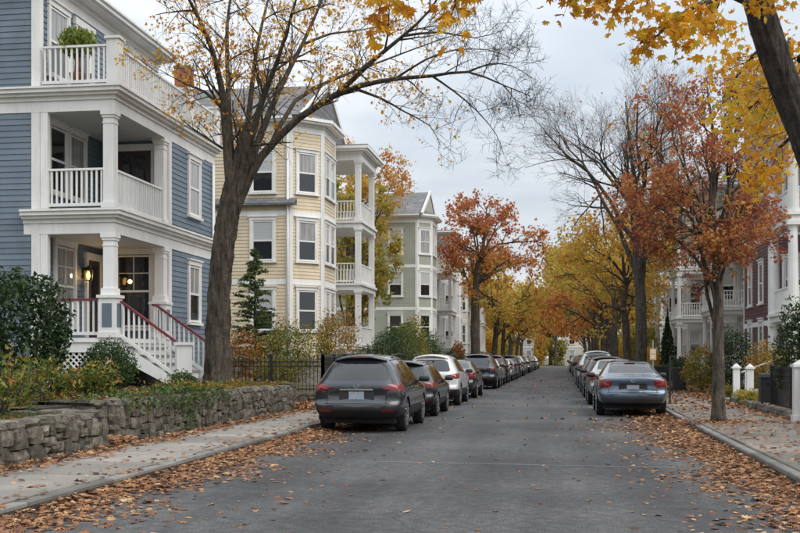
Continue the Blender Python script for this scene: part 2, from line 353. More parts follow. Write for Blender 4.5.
def tag(o, label=None, cat=None, group=None, kind=None):
    if label: o['label'] = label
    if cat: o['category'] = cat
    if group: o['group'] = group
    if kind: o['kind'] = kind
    return o
def inst(name, me, parent, loc=(0,0,0), rot=(0,0,0), scale=(1,1,1), mat=None):
    o = bpy.data.objects.new(name, me); C.objects.link(o); o.parent = parent
    o.location = loc; o.rotation_euler = rot; o.scale = scale
    if mat and not me.materials: me.materials.append(MATS[mat])
    return o
def copy_tree(o, parent=None):
    c = o.copy(); C.objects.link(c); c.parent = parent
    for ch in list(o.children): copy_tree(ch, c)
    return c

# ---------------------------------------------------------------- scattered leaf geometry
def leaf_template(kind):
    if kind == 'maple':
        pol = [(-90,.30),(-62,.42),(-38,.62),(-22,.50),(8,.92),(28,.52),(52,.98),(72,.55),(90,1.08)]
        pol = pol+[(180-a, r) for a, r in pol[-2:0:-1]]
        v = [(0,0,0)]+[(r*math.cos(R(a)), r*math.sin(R(a)), -0.16*r*r) for a, r in pol]
        n = len(pol); f = [(0, 1+i, 1+(i+1) % n) for i in range(n)]
    elif kind == 'maple_low':
        pol = [(-90,.35),(-15,.9),(25,.45),(55,1),(90,.6)]
        pol = [(-90,.3),(-20,.85),(10,.5),(48,1.0),(70,.55),(90,1.1),(110,.55),(132,1.0),(170,.5),(200,.85)]
        v = [(r*math.cos(R(a)), r*math.sin(R(a)), -0.15*r*r) for a, r in pol]; v.append((0,0,0)); n = len(pol)
        f = [(n, i, (i+1) % n) for i in range(n)]
    elif kind == 'oval':
        v = [(0,-1,-.12),(.5,0,.12),(0,1,-.18),(-.5,0,.12),(0,0,0)]; f = [(0,1,4),(1,2,4),(2,3,4),(3,0,4)]
    elif kind == 'blade':
        v = [(-.06,0,0),(.06,0,0),(.02,.9,.0)]; f = [(0,1,2)]
    else:
        v = [(0,-.9,-.1),(.75,0,.1),(0,.9,-.1),(-.75,0,.1)]; f = [(0,1,2),(0,2,3)]
    return np.array(v, dtype=float), np.array(f, dtype=int)
def frames(n, rng, up=0.0, axis=None):
    """random orientation matrices; up>0 turns the leaf normals towards the sky"""
    nrm = rng.normal(size=(n, 3)); nrm /= np.linalg.norm(nrm, axis=1, keepdims=True)
    nrm = nrm*(1-up)+np.array([0, 0, 1.0])*up*np.sign(rng.random((n,1))+1); nrm /= np.linalg.norm(nrm, axis=1, keepdims=True)
    a = rng.normal(size=(n, 3)) if axis is None else axis+rng.normal(size=(n, 3))*0.35
    a -= nrm*(a*nrm).sum(1, keepdims=True); a /= np.linalg.norm(a, axis=1, keepdims=True)
    b = np.cross(a, nrm)
    return np.stack([b, a, nrm], axis=2)
def scatter(name, kind, pos, fr, size, tint, mat, parent=None, stuff=True, curl=True):
    tv, tf = leaf_template(kind); n = len(pos); k = len(tv)
    off = np.array(wloc(parent)) if parent else np.zeros(3)
    T = np.repeat(tv[None], n, 0)
    if curl:        # every leaf curls and narrows a little differently
        g = np.random.default_rng(n); T[:,:,2] = T[:,:,2]*g.normal(1.6, 1.5, (n,1))+g.normal(size=(n,1))*.25*T[:,:,0]*T[:,:,0]; T[:,:,0] *= g.uniform(.62, 1.05, (n,1))
    V = np.einsum('nij,nkj->nki', fr, T)*np.asarray(size).reshape(-1,1,1)+(pos-off)[:,None,:]
    F = (tf[None]+(np.arange(n)*k)[:,None,None]).reshape(-1)
    me = bpy.data.meshes.new(name); nf = n*len(tf)
    me.vertices.add(n*k); me.vertices.foreach_set('co', V.reshape(-1))
    me.loops.add(nf*3); me.loops.foreach_set('vertex_index', F.astype(np.int32))
    me.polygons.add(nf); me.polygons.foreach_set('loop_start', np.arange(0, nf*3, 3, dtype=np.int32))
    at = me.attributes.new('tint', 'FLOAT', 'FACE'); at.data.foreach_set('value', np.repeat(np.clip(tint, 0, 1), len(tf)).astype(np.float32))
    me.update(calc_edges=True); me.materials.append(MATS[mat])
    o = bpy.data.objects.new(name, me); C.objects.link(o); o.parent = parent
    if stuff: o['kind'] = 'stuff'
    return o

# ---------------------------------------------------------------- ground, road, kerbs, pavements
KL, KR = -5.2, 2.75                 # kerb lines of the road
def sheet(name, poly_or_rect, z, mat, parent=None, nx=1, ny=1, zf=None, kind='structure'):
    x0, x1, y0, y1 = poly_or_rect; m = MB(); vs = []; fs = []
    for j in range(ny+1):
        for i in range(nx+1):
            x = x0+(x1-x0)*i/nx; y = y0+(y1-y0)*j/ny; vs.append((x, y, z+(zf(x, y) if zf else 0)))
    for j in range(ny):
        for i in range(nx):
            a = j*(nx+1)+i; fs.append((a, a+1, a+nx+2, a+nx+1))
    m.add(vs, fs); o = m.build(name, mat, parent, smooth=True)
    if kind: o['kind'] = kind
    return o
sheet('ground', (-900, 900, -200, 1500), -0.03, 'lawn_earth', nx=40, ny=40)
sheet('road', (KL, KR, -25, 188), 0.0, 'asphalt', nx=8, ny=60)
sheet('cross_street', (-90, 90, 188, 197), -0.004, 'asphalt', nx=10, ny=2)
random.seed(11)
def lane(name, x0, x1, ys, ztop, mat, piece, gap=0.026, cols=1, root_mat='soil'):
    """a strip of separately laid slabs on a bed; one shared slab mesh per column"""
    bed = MB().box(x0+0.003, x1-0.003, ys[0], 186, -0.02, ztop-0.05).build(name, root_mat); bed['kind'] = 'structure'
    cw = (x1-x0)/cols
    for c in range(cols):
        me_cache = {}
        for a, b_ in zip(ys[:-1], ys[1:]):
            ln = round(b_-a, 3)
            if ln not in me_cache:
                m = MB(); w2 = cw/2-gap/2; l2 = ln/2-gap/2; e = 0.014
                m.add([(-w2,-l2,-.1),(w2,-l2,-.1),(w2,l2,-.1),(-w2,l2,-.1),(-w2,-l2,-e),(w2,-l2,-e),(w2,l2,-e),(-w2,l2,-e),
                       (-w2+e,-l2+e,0),(w2-e,-l2+e,0),(w2-e,l2-e,0),(-w2+e,l2-e,0)],
                      [(0,1,5,4),(1,2,6,5),(2,3,7,6),(3,0,4,7),(4,5,9,8),(5,6,10,9),(6,7,11,10),(7,4,8,11),(8,9,10,11)])
                me_cache[ln] = m.mesh(piece); me_cache[ln].materials.append(MATS[mat])
            inst(piece, me_cache[ln], bed, (x0+cw*(c+.5), (a+b_)/2, ztop+random.uniform(-.006, .006)),
                 (random.uniform(-.003,.003), random.uniform(-.003,.003), 0))
    return bed
def cuts(y0, y1, step, jit):
    ys = [y0]
    while ys[-1] < y1: ys.append(round(ys[-1]+random.choice([step-jit, step, step+jit]), 2))
    return ys
lane('kerb_left', KL-0.17, KL, cuts(3, 92, 1.7, 0.4), 0.13, 'kerb_granite', 'kerbstone')
lane('kerb_right', KR, KR+0.17, cuts(3, 92, 1.6, 0.4), 0.13, 'kerb_granite', 'kerbstone')
lane('pavement_left', -6.98, KL-0.18, cuts(3, 70, 1.6, 0.0), 0.135, 'concrete', 'paving_slab')
lane('pavement_right', KR+0.18, 5.0, cuts(3, 70, 1.55, 0.0), 0.135, 'brown_concrete', 'paving_slab')
sheet('verge_left', (-7.7, -6.98, -20, 186), 0.09, 'soil', nx=2, ny=60)
# beyond the single kerbstones the strips go on as one piece
for nm, x0, x1, y0, mt in (('kerb_left', KL-.17, KL, 94, 'kerb_granite'), ('kerb_right', KR, KR+.17, 94, 'kerb_granite'), ('pavement_left', -6.98, KL-.18, 72, 'concrete'), ('pavement_right', KR+.18, 5.0, 72, 'brown_concrete')):
    o = MB().box(x0, x1, y0, 186, -.02, .13).build(nm, mt); o['kind'] = 'structure'
# worn transverse seam across the road
m = MB(); rs = random.Random(3); pts = []
for i in range(15):
    x = -2.9+i*0.32; pts.append((x, 16.1-0.045*(x+2.9)*1.6+rs.uniform(-.02,.02)))
vs = []; fs = []
for i, (x, y) in enumerate(pts): hw = .018+rs.uniform(0,.014); vs += [(x, y-hw, .004), (x, y+hw, .004)]
for i in range(len(pts)-1): fs.append((2*i, 2*i+2, 2*i+3, 2*i+1))
m.add(vs, fs); tag(m.build('road_seam', 'worn_line'), kind='structure')

def bumpy(x, y): return 0.05*math.sin(x*1.7+y*0.6)+0.04*math.sin(y*1.3-x*0.8)
LAWN = {'a': 0.60, 'b': 0.80}
sheet('lawn_corner', (-40, -7.42, -6, 16.3), LAWN['a'], 'lawn_earth', nx=24, ny=18, zf=lambda x, y: bumpy(x, y)*0.6+0.02*max(0, -8-x))
sheet('lawn_blue_house', (-40, -7.75, 17.45, 28.6), LAWN['b'], 'lawn_earth', nx=24, ny=12, zf=lambda x, y: bumpy(x, y)*0.6)
sheet('garden_path', (-8.5, -7.0, 16.3, 17.6), 0.16, 'soil', nx=4, ny=4)
sheet('lawn_between', (-40, -8.45, 16.3, 17.45), 0.74, 'lawn_earth', nx=10, ny=2)
sheet('side_drive', (-40, -7.0, 28.6, 33.0), 0.14, 'concrete', nx=10, ny=4)
sheet('lawn_cream_house', (-40, -7.75, 33.1, 56), 0.42, 'lawn_earth', nx=10, ny=10)
sheet('lawn_far_left', (-60, -7.7, 56.05, 186), 0.22, 'lawn_earth', nx=10, ny=30)
sheet('lawn_right', (5.25, 60, -6, 186), 0.16, 'lawn_earth', nx=10, ny=40)
sheet('verge_right', (5.0, 5.25, -6, 186), 0.12, 'soil', nx=1, ny=40)

# ---------------------------------------------------------------- field-stone retaining walls, stone by stone
def stone_mesh(seed):
    """rough split field stone: rounded corners, lumpy face"""
    rs = random.Random(seed); bm = bmesh.new(); bmesh.ops.create_cube(bm, size=1)
    bmesh.ops.subdivide_edges(bm, edges=bm.edges[:], cuts=1, use_grid_fill=True)
    for v in bm.verts:
        c = v.co.copy(); n = sum(1 for q in c if abs(q) > .4)
        if n == 3: c *= rs.uniform(.74, .92)
        elif n == 2: c *= rs.uniform(.90, 1.0)
        elif n == 1: c *= rs.uniform(1.0, 1.14)
        v.co = c+Vector((rs.uniform(-.05,.05), rs.uniform(-.07,.07), rs.uniform(-.05,.05)))
    bmesh.ops.triangulate(bm, faces=bm.faces[:])
    me = bpy.data.meshes.new('stone'); bm.to_mesh(me); bm.free(); me.materials.append(MATS['wall_stone'])
    return me
STONES = [stone_mesh(i) for i in range(18)]
def rubble(rs, x0, x1, z0, z1, wmax, hmax, out):
    """random guillotine split of a wall face into stones of very different sizes"""
    w_, h_ = x1-x0, z1-z0
    if w_ > wmax*rs.uniform(.62, 1.25) or (w_ > h_*2.0 and w_ > .22):
        m = x0+w_*rs.uniform(.36,.64); rubble(rs, x0, m, z0, z1, wmax, hmax, out); rubble(rs, m, x1, z0, z1, wmax, hmax, out)
    elif h_ > hmax*rs.uniform(.6, 1.35) and h_ > .16:
        m = z0+h_*rs.uniform(.36,.64); rubble(rs, x0, x1, z0, m, wmax, hmax, out); rubble(rs, x0, x1, m, z1, wmax, hmax, out)
    else: out.append((x0, x1, z0, z1))
def stone_wall(name, label, path, z0, z1, th, seed, group=None, wmax=.46, hmax=.34):
    """path: list of XY points; outer face on the right-hand side when walking (street side)"""
    rs = random.Random(seed); p0 = Vector((*path[0], z0)); root = empty(name, p0, label, 'wall', group)
    core = MB()
    for A, B in zip(path[:-1], path[1:]):
        a = Vector((*A, 0)); b = Vector((*B, 0)); t = (b-a).normalized(); n = Vector((t.y, -t.x, 0)); ln = (b-a).length
        core.wbox((a, t, n), 0, ln, -th+.02, -0.10, z0-.05, z1-.05)
        cells = []; s = 0; za = math.atan2(t.y, t.x)
        while s < ln-.01:
            e = min(ln, s+rs.uniform(.8, 1.5)); e = ln if ln-e < .5 else e; rubble(rs, s, e, z0-.02, z1-.11, wmax, hmax, cells); s = e
        for s0, s1, q0, q1 in cells:
            c = a+t*((s0+s1)/2)-n*(.10+rs.uniform(-.03,.02)); fl = rs.random() < .5
            inst('stone', rs.choice(STONES), root, (c.x-p0.x, c.y-p0.y, (q0+q1)/2-z0), (rs.uniform(-.06,.06), rs.uniform(-.08,.08), za+rs.uniform(-.04,.04)+(math.pi if fl else 0)), ((s1-s0)*.985, .24, (q1-q0)*.985))
        s = 0
        while s < ln-.01:
            e = min(s+rs.uniform(.24, .55), ln); e = ln if ln-e < .2 else e
            c = a+t*((s+e)/2)-n*(th/2+.01); hh = rs.uniform(.13,.20)
            inst('coping_stone', rs.choice(STONES), root, (c.x-p0.x, c.y-p0.y, z1-.10-z0+rs.uniform(-.01,.03)), (rs.uniform(-.06,.06), rs.uniform(-.05,.05), za+rs.uniform(-.05,.05)), ((e-s)*1.05, th*1.0, hh))
            s = e
    core.build('wall_core', 'wall_mortar', root)
    return root
stone_wall('stone_wall', 'low rough field-stone wall with squared end beside the garden path gap', [(-7.05, 7.0), (-7.05, 16.4), (-8.5, 16.4)], 0.1, 0.72, 0.36, 5)
stone_wall('stone_wall', 'ivy-hung field-stone retaining wall under the big maple', [(-8.6, 17.5), (-7.32, 17.5), (-7.12, 21), (-7.0, 28.5), (-8.8, 28.6)], 0.1, 0.84, 0.36, 9)
stone_wall('stone_wall', 'knee-high stone footing wall beneath the black iron fence', [(-9.6, 33.0), (-7.15, 33.0), (-7.15, 50)], 0.08, 0.46, 0.3, 21)

ps = empty('path_steps', (-7.8, 16.95, .16), 'three worn stone steps in the gap between the two stone walls', 'steps')
for k in range(3): MB().box(-8.5, -7.55-.3*k, 16.42, 17.48, .17+.19*k+.001*k, .36+.19*k).build('step', 'wall_mortar', ps)
# ---------------------------------------------------------------- house building kit
def frame(p, q, sx=1):
    a = Vector((p[0], p[1], 0)); b = Vector((q[0], q[1], 0)); t = (b-a).normalized(); n = Vector((t.y, -t.x, 0))*sx
    return (a, t, n), (b-a).length
def boards_joined(mb, F, ln, z0, z1, pitch=0.14):
    o, t, n = F; z = z0
    while z < z1-0.01:
        h = min(pitch, z1-z); vs = []
        for s in (0, ln):
            for d, zz in ((0.0, z), (0.022, z), (0.005, z+h)):
                p = o+t*s+n*d; vs.append((p.x, p.y, zz))
        mb.add(vs, [(0,3,4,1), (1,4,5,2)]); z += pitch
def boards_single(F, ln, z0, z1, parent, mat, pitch=0.14):
    o, t, n = F; ow = wloc(parent); m = MB()
    m.wbox((Vector((0,0,0)), t, n), 0, ln, 0, 0.024, 0, pitch-0.002)
    # wedge: the upper edge tucks under the next board
    for i in range(4, 8):
        x, y, z = m.v[i]; q = Vector((x, y, 0)); d = q.dot(n)
        if d > 0.01: q -= n*0.018; m.v[i] = (q.x, q.y, z)
    me = m.mesh('clapboard'); me.materials.append(MATS[mat]); z = z0
    while z < z1-0.05:
        inst('clapboard', me, parent, (o.x-ow.x, o.y-ow.y, z-ow.z)); z += pitch
rw = random.Random(77)
def window(F, s, z0, w, h, house, trim='white_trim', detail=2, upper=None, kind='window', grid=None):
    """double-hung window; casing, sill, sash and the two panes"""
    c = 0.11; m = MB(); hw = w/2
    m.wbox(F, s-hw-c, s-hw, 0.0, 0.075, z0-.02, z0+h+.02); m.wbox(F, s+hw, s+hw+c, 0.0, 0.075, z0-.02, z0+h+.02)
    m.wbox(F, s-hw-c-.02, s+hw+c+.02, 0.0, 0.085, z0+h+.021, z0+h+.15)
    m.wbox(F, s-hw-c-.06, s+hw+c+.06, 0.0, 0.13, z0+h+.151, z0+h+.19)
    o = m.build(kind, trim, house)
    MB().wbox(F, s-hw-c-.05, s+hw+c+.05, 0.0, 0.12, z0-.09, z0-.021).build('sill', trim, o)
    mid = z0+h*0.5; sb = MB(); k = 0.045
    sb.wbox(F, s-hw, s-hw+k, .026, .055, z0, z0+h); sb.wbox(F, s+hw-k, s+hw, .026, .055, z0, z0+h)
    for za, zb in ((z0, z0+.06), (mid-.03, mid+.03), (z0+h-.05, z0+h)): sb.wbox(F, s-hw+k, s+hw-k, .026, .056, za, zb)
    if grid:
        for g in range(1, grid[0]):
            x = s-hw+w*g/grid[0]; sb.wbox(F, x-.012, x+.012, .026, .05, mid+.03, z0+h-.05)
        for g in range(1, grid[1]):
            zz = mid+(h*.5)*g/grid[1]; sb.wbox(F, s-hw+k, s+hw-k, .026, .049, zz-.012, zz+.012)
    sb.build('sash', trim, o)
    up = upper or rw.choice(['pane_blind', 'pane_blind', 'pane_blind', 'pane_curtain', 'window_glass'])
    lo = 'window_glass' if up != 'pane_curtain' or rw.random() < .5 else 'pane_curtain'
    MB().wbox(F, s-hw+.01, s+hw-.01, .0, .032, mid, z0+h-.01).build('pane', up, o)
    MB().wbox(F, s-hw+.01, s+hw-.01, .0, .031, z0+.01, mid).build('pane', lo, o)
    return o
def door(F, s, z0, w, h, house, mat='dark_wood', trim='white_trim', glass=True):
    c = 0.13; m = MB(); hw = w/2
    m.wbox(F, s-hw-c, s-hw, 0, .08, z0, z0+h); m.wbox(F, s+hw, s+hw+c, 0, .08, z0, z0+h); m.wbox(F, s-hw-c-.03, s+hw+c+.03, 0, .10, z0+h, z0+h+.18)
    d = MB(); d.wbox(F, s-hw+.002, s+hw-.002, 0, .035, z0, z0+h-.002); o = d.build('door', mat, house)
    m.build('door_frame', trim, o)
    if glass:
        MB().wbox(F, s-hw*.7, s+hw*.7, .02, .04, z0+h*.35, z0+h*.93).build('pane', 'window_glass', o)
    MB().wbox(F, s+hw*.78, s+hw*.88, .03, .09, z0+h*.45, z0+h*.51).build('handle', 'chrome', o)
    return o
def column(x, y, z0, z1, w, house, mat='white_trim', round_=False):
    m = MB(); h = w/2
    if round_:
        m.lathe([(h*1.0, z0+.12), (h*1.02, z0+.12+(z1-z0)*.3), (h*.84, z1-.22)], (x, y, 0), 14)
        m.lathe([(h*1.3, z0+.001), (h*1.3, z0+.06), (h*1.15, z0+.075), (h*1.15, z0+.13)], (x, y, 0), 14)
        m.lathe([(h*.95, z1-.24), (h*.95, z1-.2), (h*1.15, z1-.15)], (x, y, 0), 14)
        m.box(x-h*1.3, x+h*1.3, y-h*1.3, y+h*1.3, z1-.1495, z1-.002)
        return m.build('column', mat, house)
    m.box(x-h, x+h, y-h, y+h, z0+.16, z1-.16)
    m.box(x-h-.04, x+h+.04, y-h-.04, y+h+.04, z0+.001, z0+.16)
    m.box(x-h-.025, x+h+.025, y-h-.025, y+h+.025, z1-.16, z1-.10); m.box(x-h-.05, x+h+.05, y-h-.05, y+h+.05, z1-.10, z1-.002)
    m.box(x-h-.012, x+h+.012, y-h-.012, y+h+.012, z1-.30, z1-.265)
    return m.build('column', mat, house)
BAL = {}
def railing(A, B, z, h, house, single=True, mat='white_trim', top=None, sp=0.125, z2=None, bw=0.042):
    a = Vector((A[0], A[1], z)); b = Vector((B[0], B[1], z if z2 is None else z2)); ln = (Vector(B[:2])-Vector(A[:2])).length
    m = MB(); m.bar(a+Vector((0,0,h)), b+Vector((0,0,h)), .085, .05)
    root = m.build('railing', top or mat, house)
    MB().bar(a+Vector((0,0,.11)), b+Vector((0,0,.11)), .065, .075).build('bottom_rail', mat, root)
    n = max(2, int(ln/sp)); key = (round(h, 2), bw); hh = h-.14; ow = wloc(house)
    if single:
        if key not in BAL:
            q = MB().box(-bw/2, bw/2, -bw/2, bw/2, 0, hh); me = q.mesh('baluster'); me.materials.append(MATS[mat]); BAL[key] = me
        for i in range(n):
            p = a.lerp(b, (i+.5)/n); inst('baluster', BAL[key], root, (p.x-ow.x, p.y-ow.y, p.z+.12-ow.z), (0,0,math.atan2(b.y-a.y, b.x-a.x)))
    else:
        q = MB()
        for i in range(n):
            p = a.lerp(b, (i+.5)/n); q.box(p.x-bw/2, p.x+bw/2, p.y-bw/2, p.y+bw/2, p.z+.12, p.z+h-.02)
        q.build('balusters', mat, root, off=ow, kind='stuff')
    return root
def band(mb, F, s0, s1, z0, layers):
    """stacked mouldings: layers of (height, projection)"""
    z = z0
    for i, (h, d) in enumerate(layers): mb.wbox(F, s0-d, s1+d, -.05, d, z, z+h); z += h
CORN = [(.26, .03), (.10, .07), (.07, .16), (.09, .24), (.05, .28)]

# ---------------------------------------------------------------- blue corner house
XW, XF, YS, YB, YN = -12.39, -10.5, 24.75, 28.4, 32.25
F1, F2, F3, EAVE = 2.0, 5.05, 7.96, 10.65
bh = empty('clapboard_house', (-12.4, 28.0, 0.75), 'blue clapboard three-storey house with stacked white corner porches', 'house')
fS, lS = frame((-21, YS), (XW, YS)); fE, lE = frame((XW, YS), (XW, YB)); fN, lN = frame((XW, YB), (XF, YB)); fX, lX = frame((XF, YB), (XF, YN)); fE3, lE3 = frame((XW, YS), (XW, YN+.3))
core = MB(); core.box(-21, XW, YS, YN+.3, .7, EAVE); core.box(XW+.002, XF, YB, YN, .7, F3-.5)
wall = core.build('wall', 'blue_siding', bh)
ow = wloc(wall)
boards_single(fS, lS, .95, EAVE-.3, wall, 'blue_siding'); boards_single(fE, lE, F1, F3-.55, wall, 'blue_siding'); boards_single(fN, lN, F1, F3-.55, wall, 'blue_siding')
boards_single(fX, lX, 1.25, F3-.55, wall, 'blue_siding'); boards_single(fE3, lE3, F3, EAVE-.3, wall, 'blue_siding')
m = MB(); m.wbox(fX, .0, lX, 0.0, .05, .65, 1.25); m.wbox(fS, 0, lS, .0, .05, .6, .95); m.build('foundation', 'foundation', bh)
def cboard(*q): MB().wbox(*q).build('corner_board', 'white_trim', bh)
for z0, z1 in ((.95, F3-.58), (F3, EAVE-.31)): cboard(fS, lS-.16, lS+.028, .002, .045, z0, z1)
for z0, z1 in ((F1, F2-.58), (F2, F3-.58), (F3, EAVE-.31)): cboard(fE3, -.04, .16, .002, .046, z0, z1)
for z0, z1 in ((1.26, F2-.58), (F2, F3-.58)):
    cboard(fX, lX-.16, lX+.03, .002, .045, z0, z1); cboard(fX, -.03, .14, .002, .045, z0, z1)
    cboard(fN, lN-.14, lN+.03, .002, .04, max(F1, z0), z1)
# porch floors with their mouldings
pf = [(XW-.3, YS), (XF+.0, YS)]
for zf, wst in ((F2, -12.75), (F3, -21.3)):
    m = MB(); zt = zf-.57
    fa, la = frame((wst, YS), (XF, YS)); fb, lb = frame((XF, YS), (XF, YN))
    z = zt
    for h, d in CORN:
        m.box(wst, XF+d, YS-d, YN+d, z, z+h-.0005) if zf == F3 else m.box(wst, XF+d, YS-d, YN+d, z, z+h-.0005); z += h
    o = m.build('porch_floor', 'white_trim', bh)
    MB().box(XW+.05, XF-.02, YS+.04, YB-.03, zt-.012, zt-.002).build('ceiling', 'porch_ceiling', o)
    MB().box(XW+.03, XF+.22, YS-.22, YN+.2, zf+.001, zf+.012).build('decking', 'deck_grey', o)
m = MB(); m.box(XW+.05, XF+.06, YS-.06, YB-.03, F1-.10, F1); o = m.build('porch_floor', 'white_trim', bh)
MB().box(XW+.06, XF+.02, YS-.02, YB-.04, F1+.001, F1+.012).build('decking', 'deck_grey', o)
MB().box(XW+.05, XF+.02, YS-.02, YB-.03, F1-.34, F1-.101).build('fascia_board', 'white_trim', o)
# columns and pedestals
cS = (XF-.14, YS+.14); cN = (XF-.14, YB-.20)
for z0, z1 in ((F1+1.02, F2-.57), (F2+.012, F3-.57)):
    for c in (cS, cN): column(c[0], c[1], z0, z1, .26, bh)
    MB().box(XW+.055, XW+.24, YS-.02, YS+.12, (F1 if z0 < 4 else F2)+.012, z1).build('half_column', 'white_trim', bh)
for c in (cS, cN):
    x, y = c; m = MB(); m.box(x-.21, x+.21, y-.21, y+.21, F1+.012, F1+.95); m.box(x-.25, x+.25, y-.25, y+.25, F1+.951, F1+1.02); m.box(x-.235, x+.235, y-.235, y+.235, F1+.0125, F1+.14)
    o = m.build('pedestal', 'white_trim', bh); q = MB(); q.box(x-.12, x+.12, y-.222, y+.222, F1+.26, F1+.82); q.box(x-.222, x+.222, y-.12, y+.12, F1+.26, F1+.82); q.build('blue_panel', 'blue_siding', o)
# porch railings
railing((XW+.24, YS+.1), (cS[0]-.21, YS+.1), F1, .92, bh, top='red_rail')
railing((cN[0], YB-.75), (cN[0], YB-.41), F1, .92, bh, top='red_rail')
railing((XW+.24, YS+.08), (cS[0]-.13, YS+.08), F2+.02, .95, bh); railing((cS[0]+.05, cS[1]+.13), (cS[0]+.05, cN[1]-.13), F2+.02, .95, bh)
for y in (YS+.12, 29.9, YN+.1):
    m = MB(); x = XF-.02; m.box(x-.15, x+.15, y-.15, y+.15, F3+.012, F3+1.12); m.box(x-.19, x+.19, y-.19, y+.19, F3+1.121, F3+1.18); m.build('rail_post', 'white_trim', bh)
railing((XW+.1, YS+.0), (XF-.17, YS+.0), F3+.02, .95, bh); railing((XF, YS+.28), (XF, 29.74), F3+.02, .95, bh); railing((XF, 30.06), (XF, YN-.06), F3+.02, .95, bh)
# windows and doors
window(fE, 1.35, F1+.35, 1.0, 1.95, bh, grid=(2, 2), upper='pane_curtain'); door(fE, 3.05, F1+.01, .8, 2.1, bh)
window(fE, .95, F2+.55, .85, 1.6, bh, upper='window_glass'); window(fE, 2.05, F2+.55, .85, 1.6, bh, upper='pane_curtain')
window(fE3, 1.0, F3+.5, .95, 1.65, bh, upper='pane_curtain'); door(fE3, 2.45, F3+.012, .9, 2.1, bh, mat='white_trim'); window(fE3, 5.6, F3+.6, .9, 1.5, bh)
window(fN, .93, F1+.35, .95, 1.95, bh, upper='window_glass', grid=(2, 2)); door(fN, .95, F2+.012, .95, 2.05, bh)
window(fX, 2.0, F1+.55, .85, 1.6, bh, upper='pane_curtain', grid=(2, 1)); window(fX, 2.0, F2+.55, .85, 1.55, bh, upper='pane_curtain')
window(fS, 4.5, F2+.6, .9, 1.5, bh); window(fS, 4.5, F1+.6, .9, 1.5, bh)
# eaves and roof
m = MB()
for k, (h, d) in enumerate([(.24, .03), (.12, .09), (.06, .36), (.11, .46), (.06, .52)]):
    z = EAVE-.3+[0, .24, .36, .42, .53][k]; m.box(-21.4, XW+d, YS-d, YN+.3+d, z, z+h-.0005)
m.build('cornice', 'white_trim', bh)
e = .5; zr = EAVE+.295; rx0, rx1, ry0, ry1 = -21.5, XW+e, YS-e, YN+.3+e
m = MB(); m.add([(rx0,ry0,zr),(rx1,ry0,zr),(rx1,ry1,zr),(rx0,ry1,zr),(rx0+4,(ry0+ry1)/2,zr+1.1),(rx1-4,(ry0+ry1)/2,zr+1.1)], [(0,1,5,4),(1,2,5),(2,3,4,5),(3,0,4),(3,2,1,0)]); m.build('roof', 'roof_shingle', bh)
for (x_, y_, za, zb) in ((XF+.09, YN-.28, 1.0, F3-.62), (XW+.10, YN+.1, F3+.02, EAVE-.35)):
    MB().tube([(x_, y_, za), (x_, y_, zb)], [.04, .04], 8).build('downpipe', 'white_trim', bh, smooth=True)
# front steps
st = MB(); NST = 6; x1s, y0s, y1s = XF+.08, YS+.25, 27.3; rise = (F1-.82)/NST; run = .29
steps = empty('steps_root', (0,0,0)); bpy.data.objects.remove(steps)
for i in range(1, NST):
    zt = F1-rise*i; xa = x1s+run*(i-1)
    o = MB().box(xa, xa+run+.03, y0s, y1s, zt-.045, zt).build('step', 'deck_grey', bh)
    MB().box(xa, xa+run-.01, y0s+.02, y1s-.02, zt-rise-.0, zt-.046).build('riser', 'white_trim', o)
xe = x1s+run*(NST-1)+.05
for y in (y0s-.05, y1s+.05):
    m = MB(); m.add([(x1s,y-.03,F1-.12),(xe,y-.03,.95),(xe,y-.03,.74),(x1s,y-.03,F1-.5),(x1s,y+.03,F1-.12),(xe,y+.03,.95),(xe,y+.03,.74),(x1s,y+.03,F1-.5)], [(0,1,2,3),(7,6,5,4),(0,4,5,1),(1,5,6,2),(2,6,7,3),(3,7,4,0)]); m.build('stringer', 'white_trim', bh)
    railing((x1s+.02, y), (xe-.05, y), F1-.05, .92, bh, top='red_rail', z2=.95)
    m = MB(); m.box(xe-.05, xe+.23, y-.14, y+.14, .72, 1.83); m.box(xe-.09, xe+.27, y-.18, y+.18, 1.831, 1.90); m.box(xe-.07, xe+.25, y-.16, y+.16, .721, .9); m.build('newel_post', 'white_trim', bh)
# lattice skirt under the porch
lt = MB(); x0l, x1l, z0l, z1l = XW+.05, XF-.02, .8, F1-.35
for k in range(-14, 22):
    for sgn in (1, -1):
        xs = x0l+k*.15; za, zb = z0l, z1l; xa, xb = (xs, xs+(zb-za)*sgn)
        if sgn < 0: xa, xb = xs, xs-(zb-za)
        A = Vector((xa, YS+.03+.012*sgn, za)); B = Vector((xb, YS+.03+.012*sgn, zb)); lo, hi = 0, 1
        d = B.x-A.x
        tt = sorted([(x0l-A.x)/d, (x1l-A.x)/d]); lo = max(0, tt[0]); hi = min(1, tt[1])
        if hi-lo > .05: lt.bar(A.lerp(B, lo), A.lerp(B, hi), .022, .035)
lt.build('lattice', 'white_trim', bh, kind='stuff')
MB().box(XW+.05, XF-.1, YS+.3, YB-.05, .7, F1-.36).build('crawl_space', 'underbody', bh)
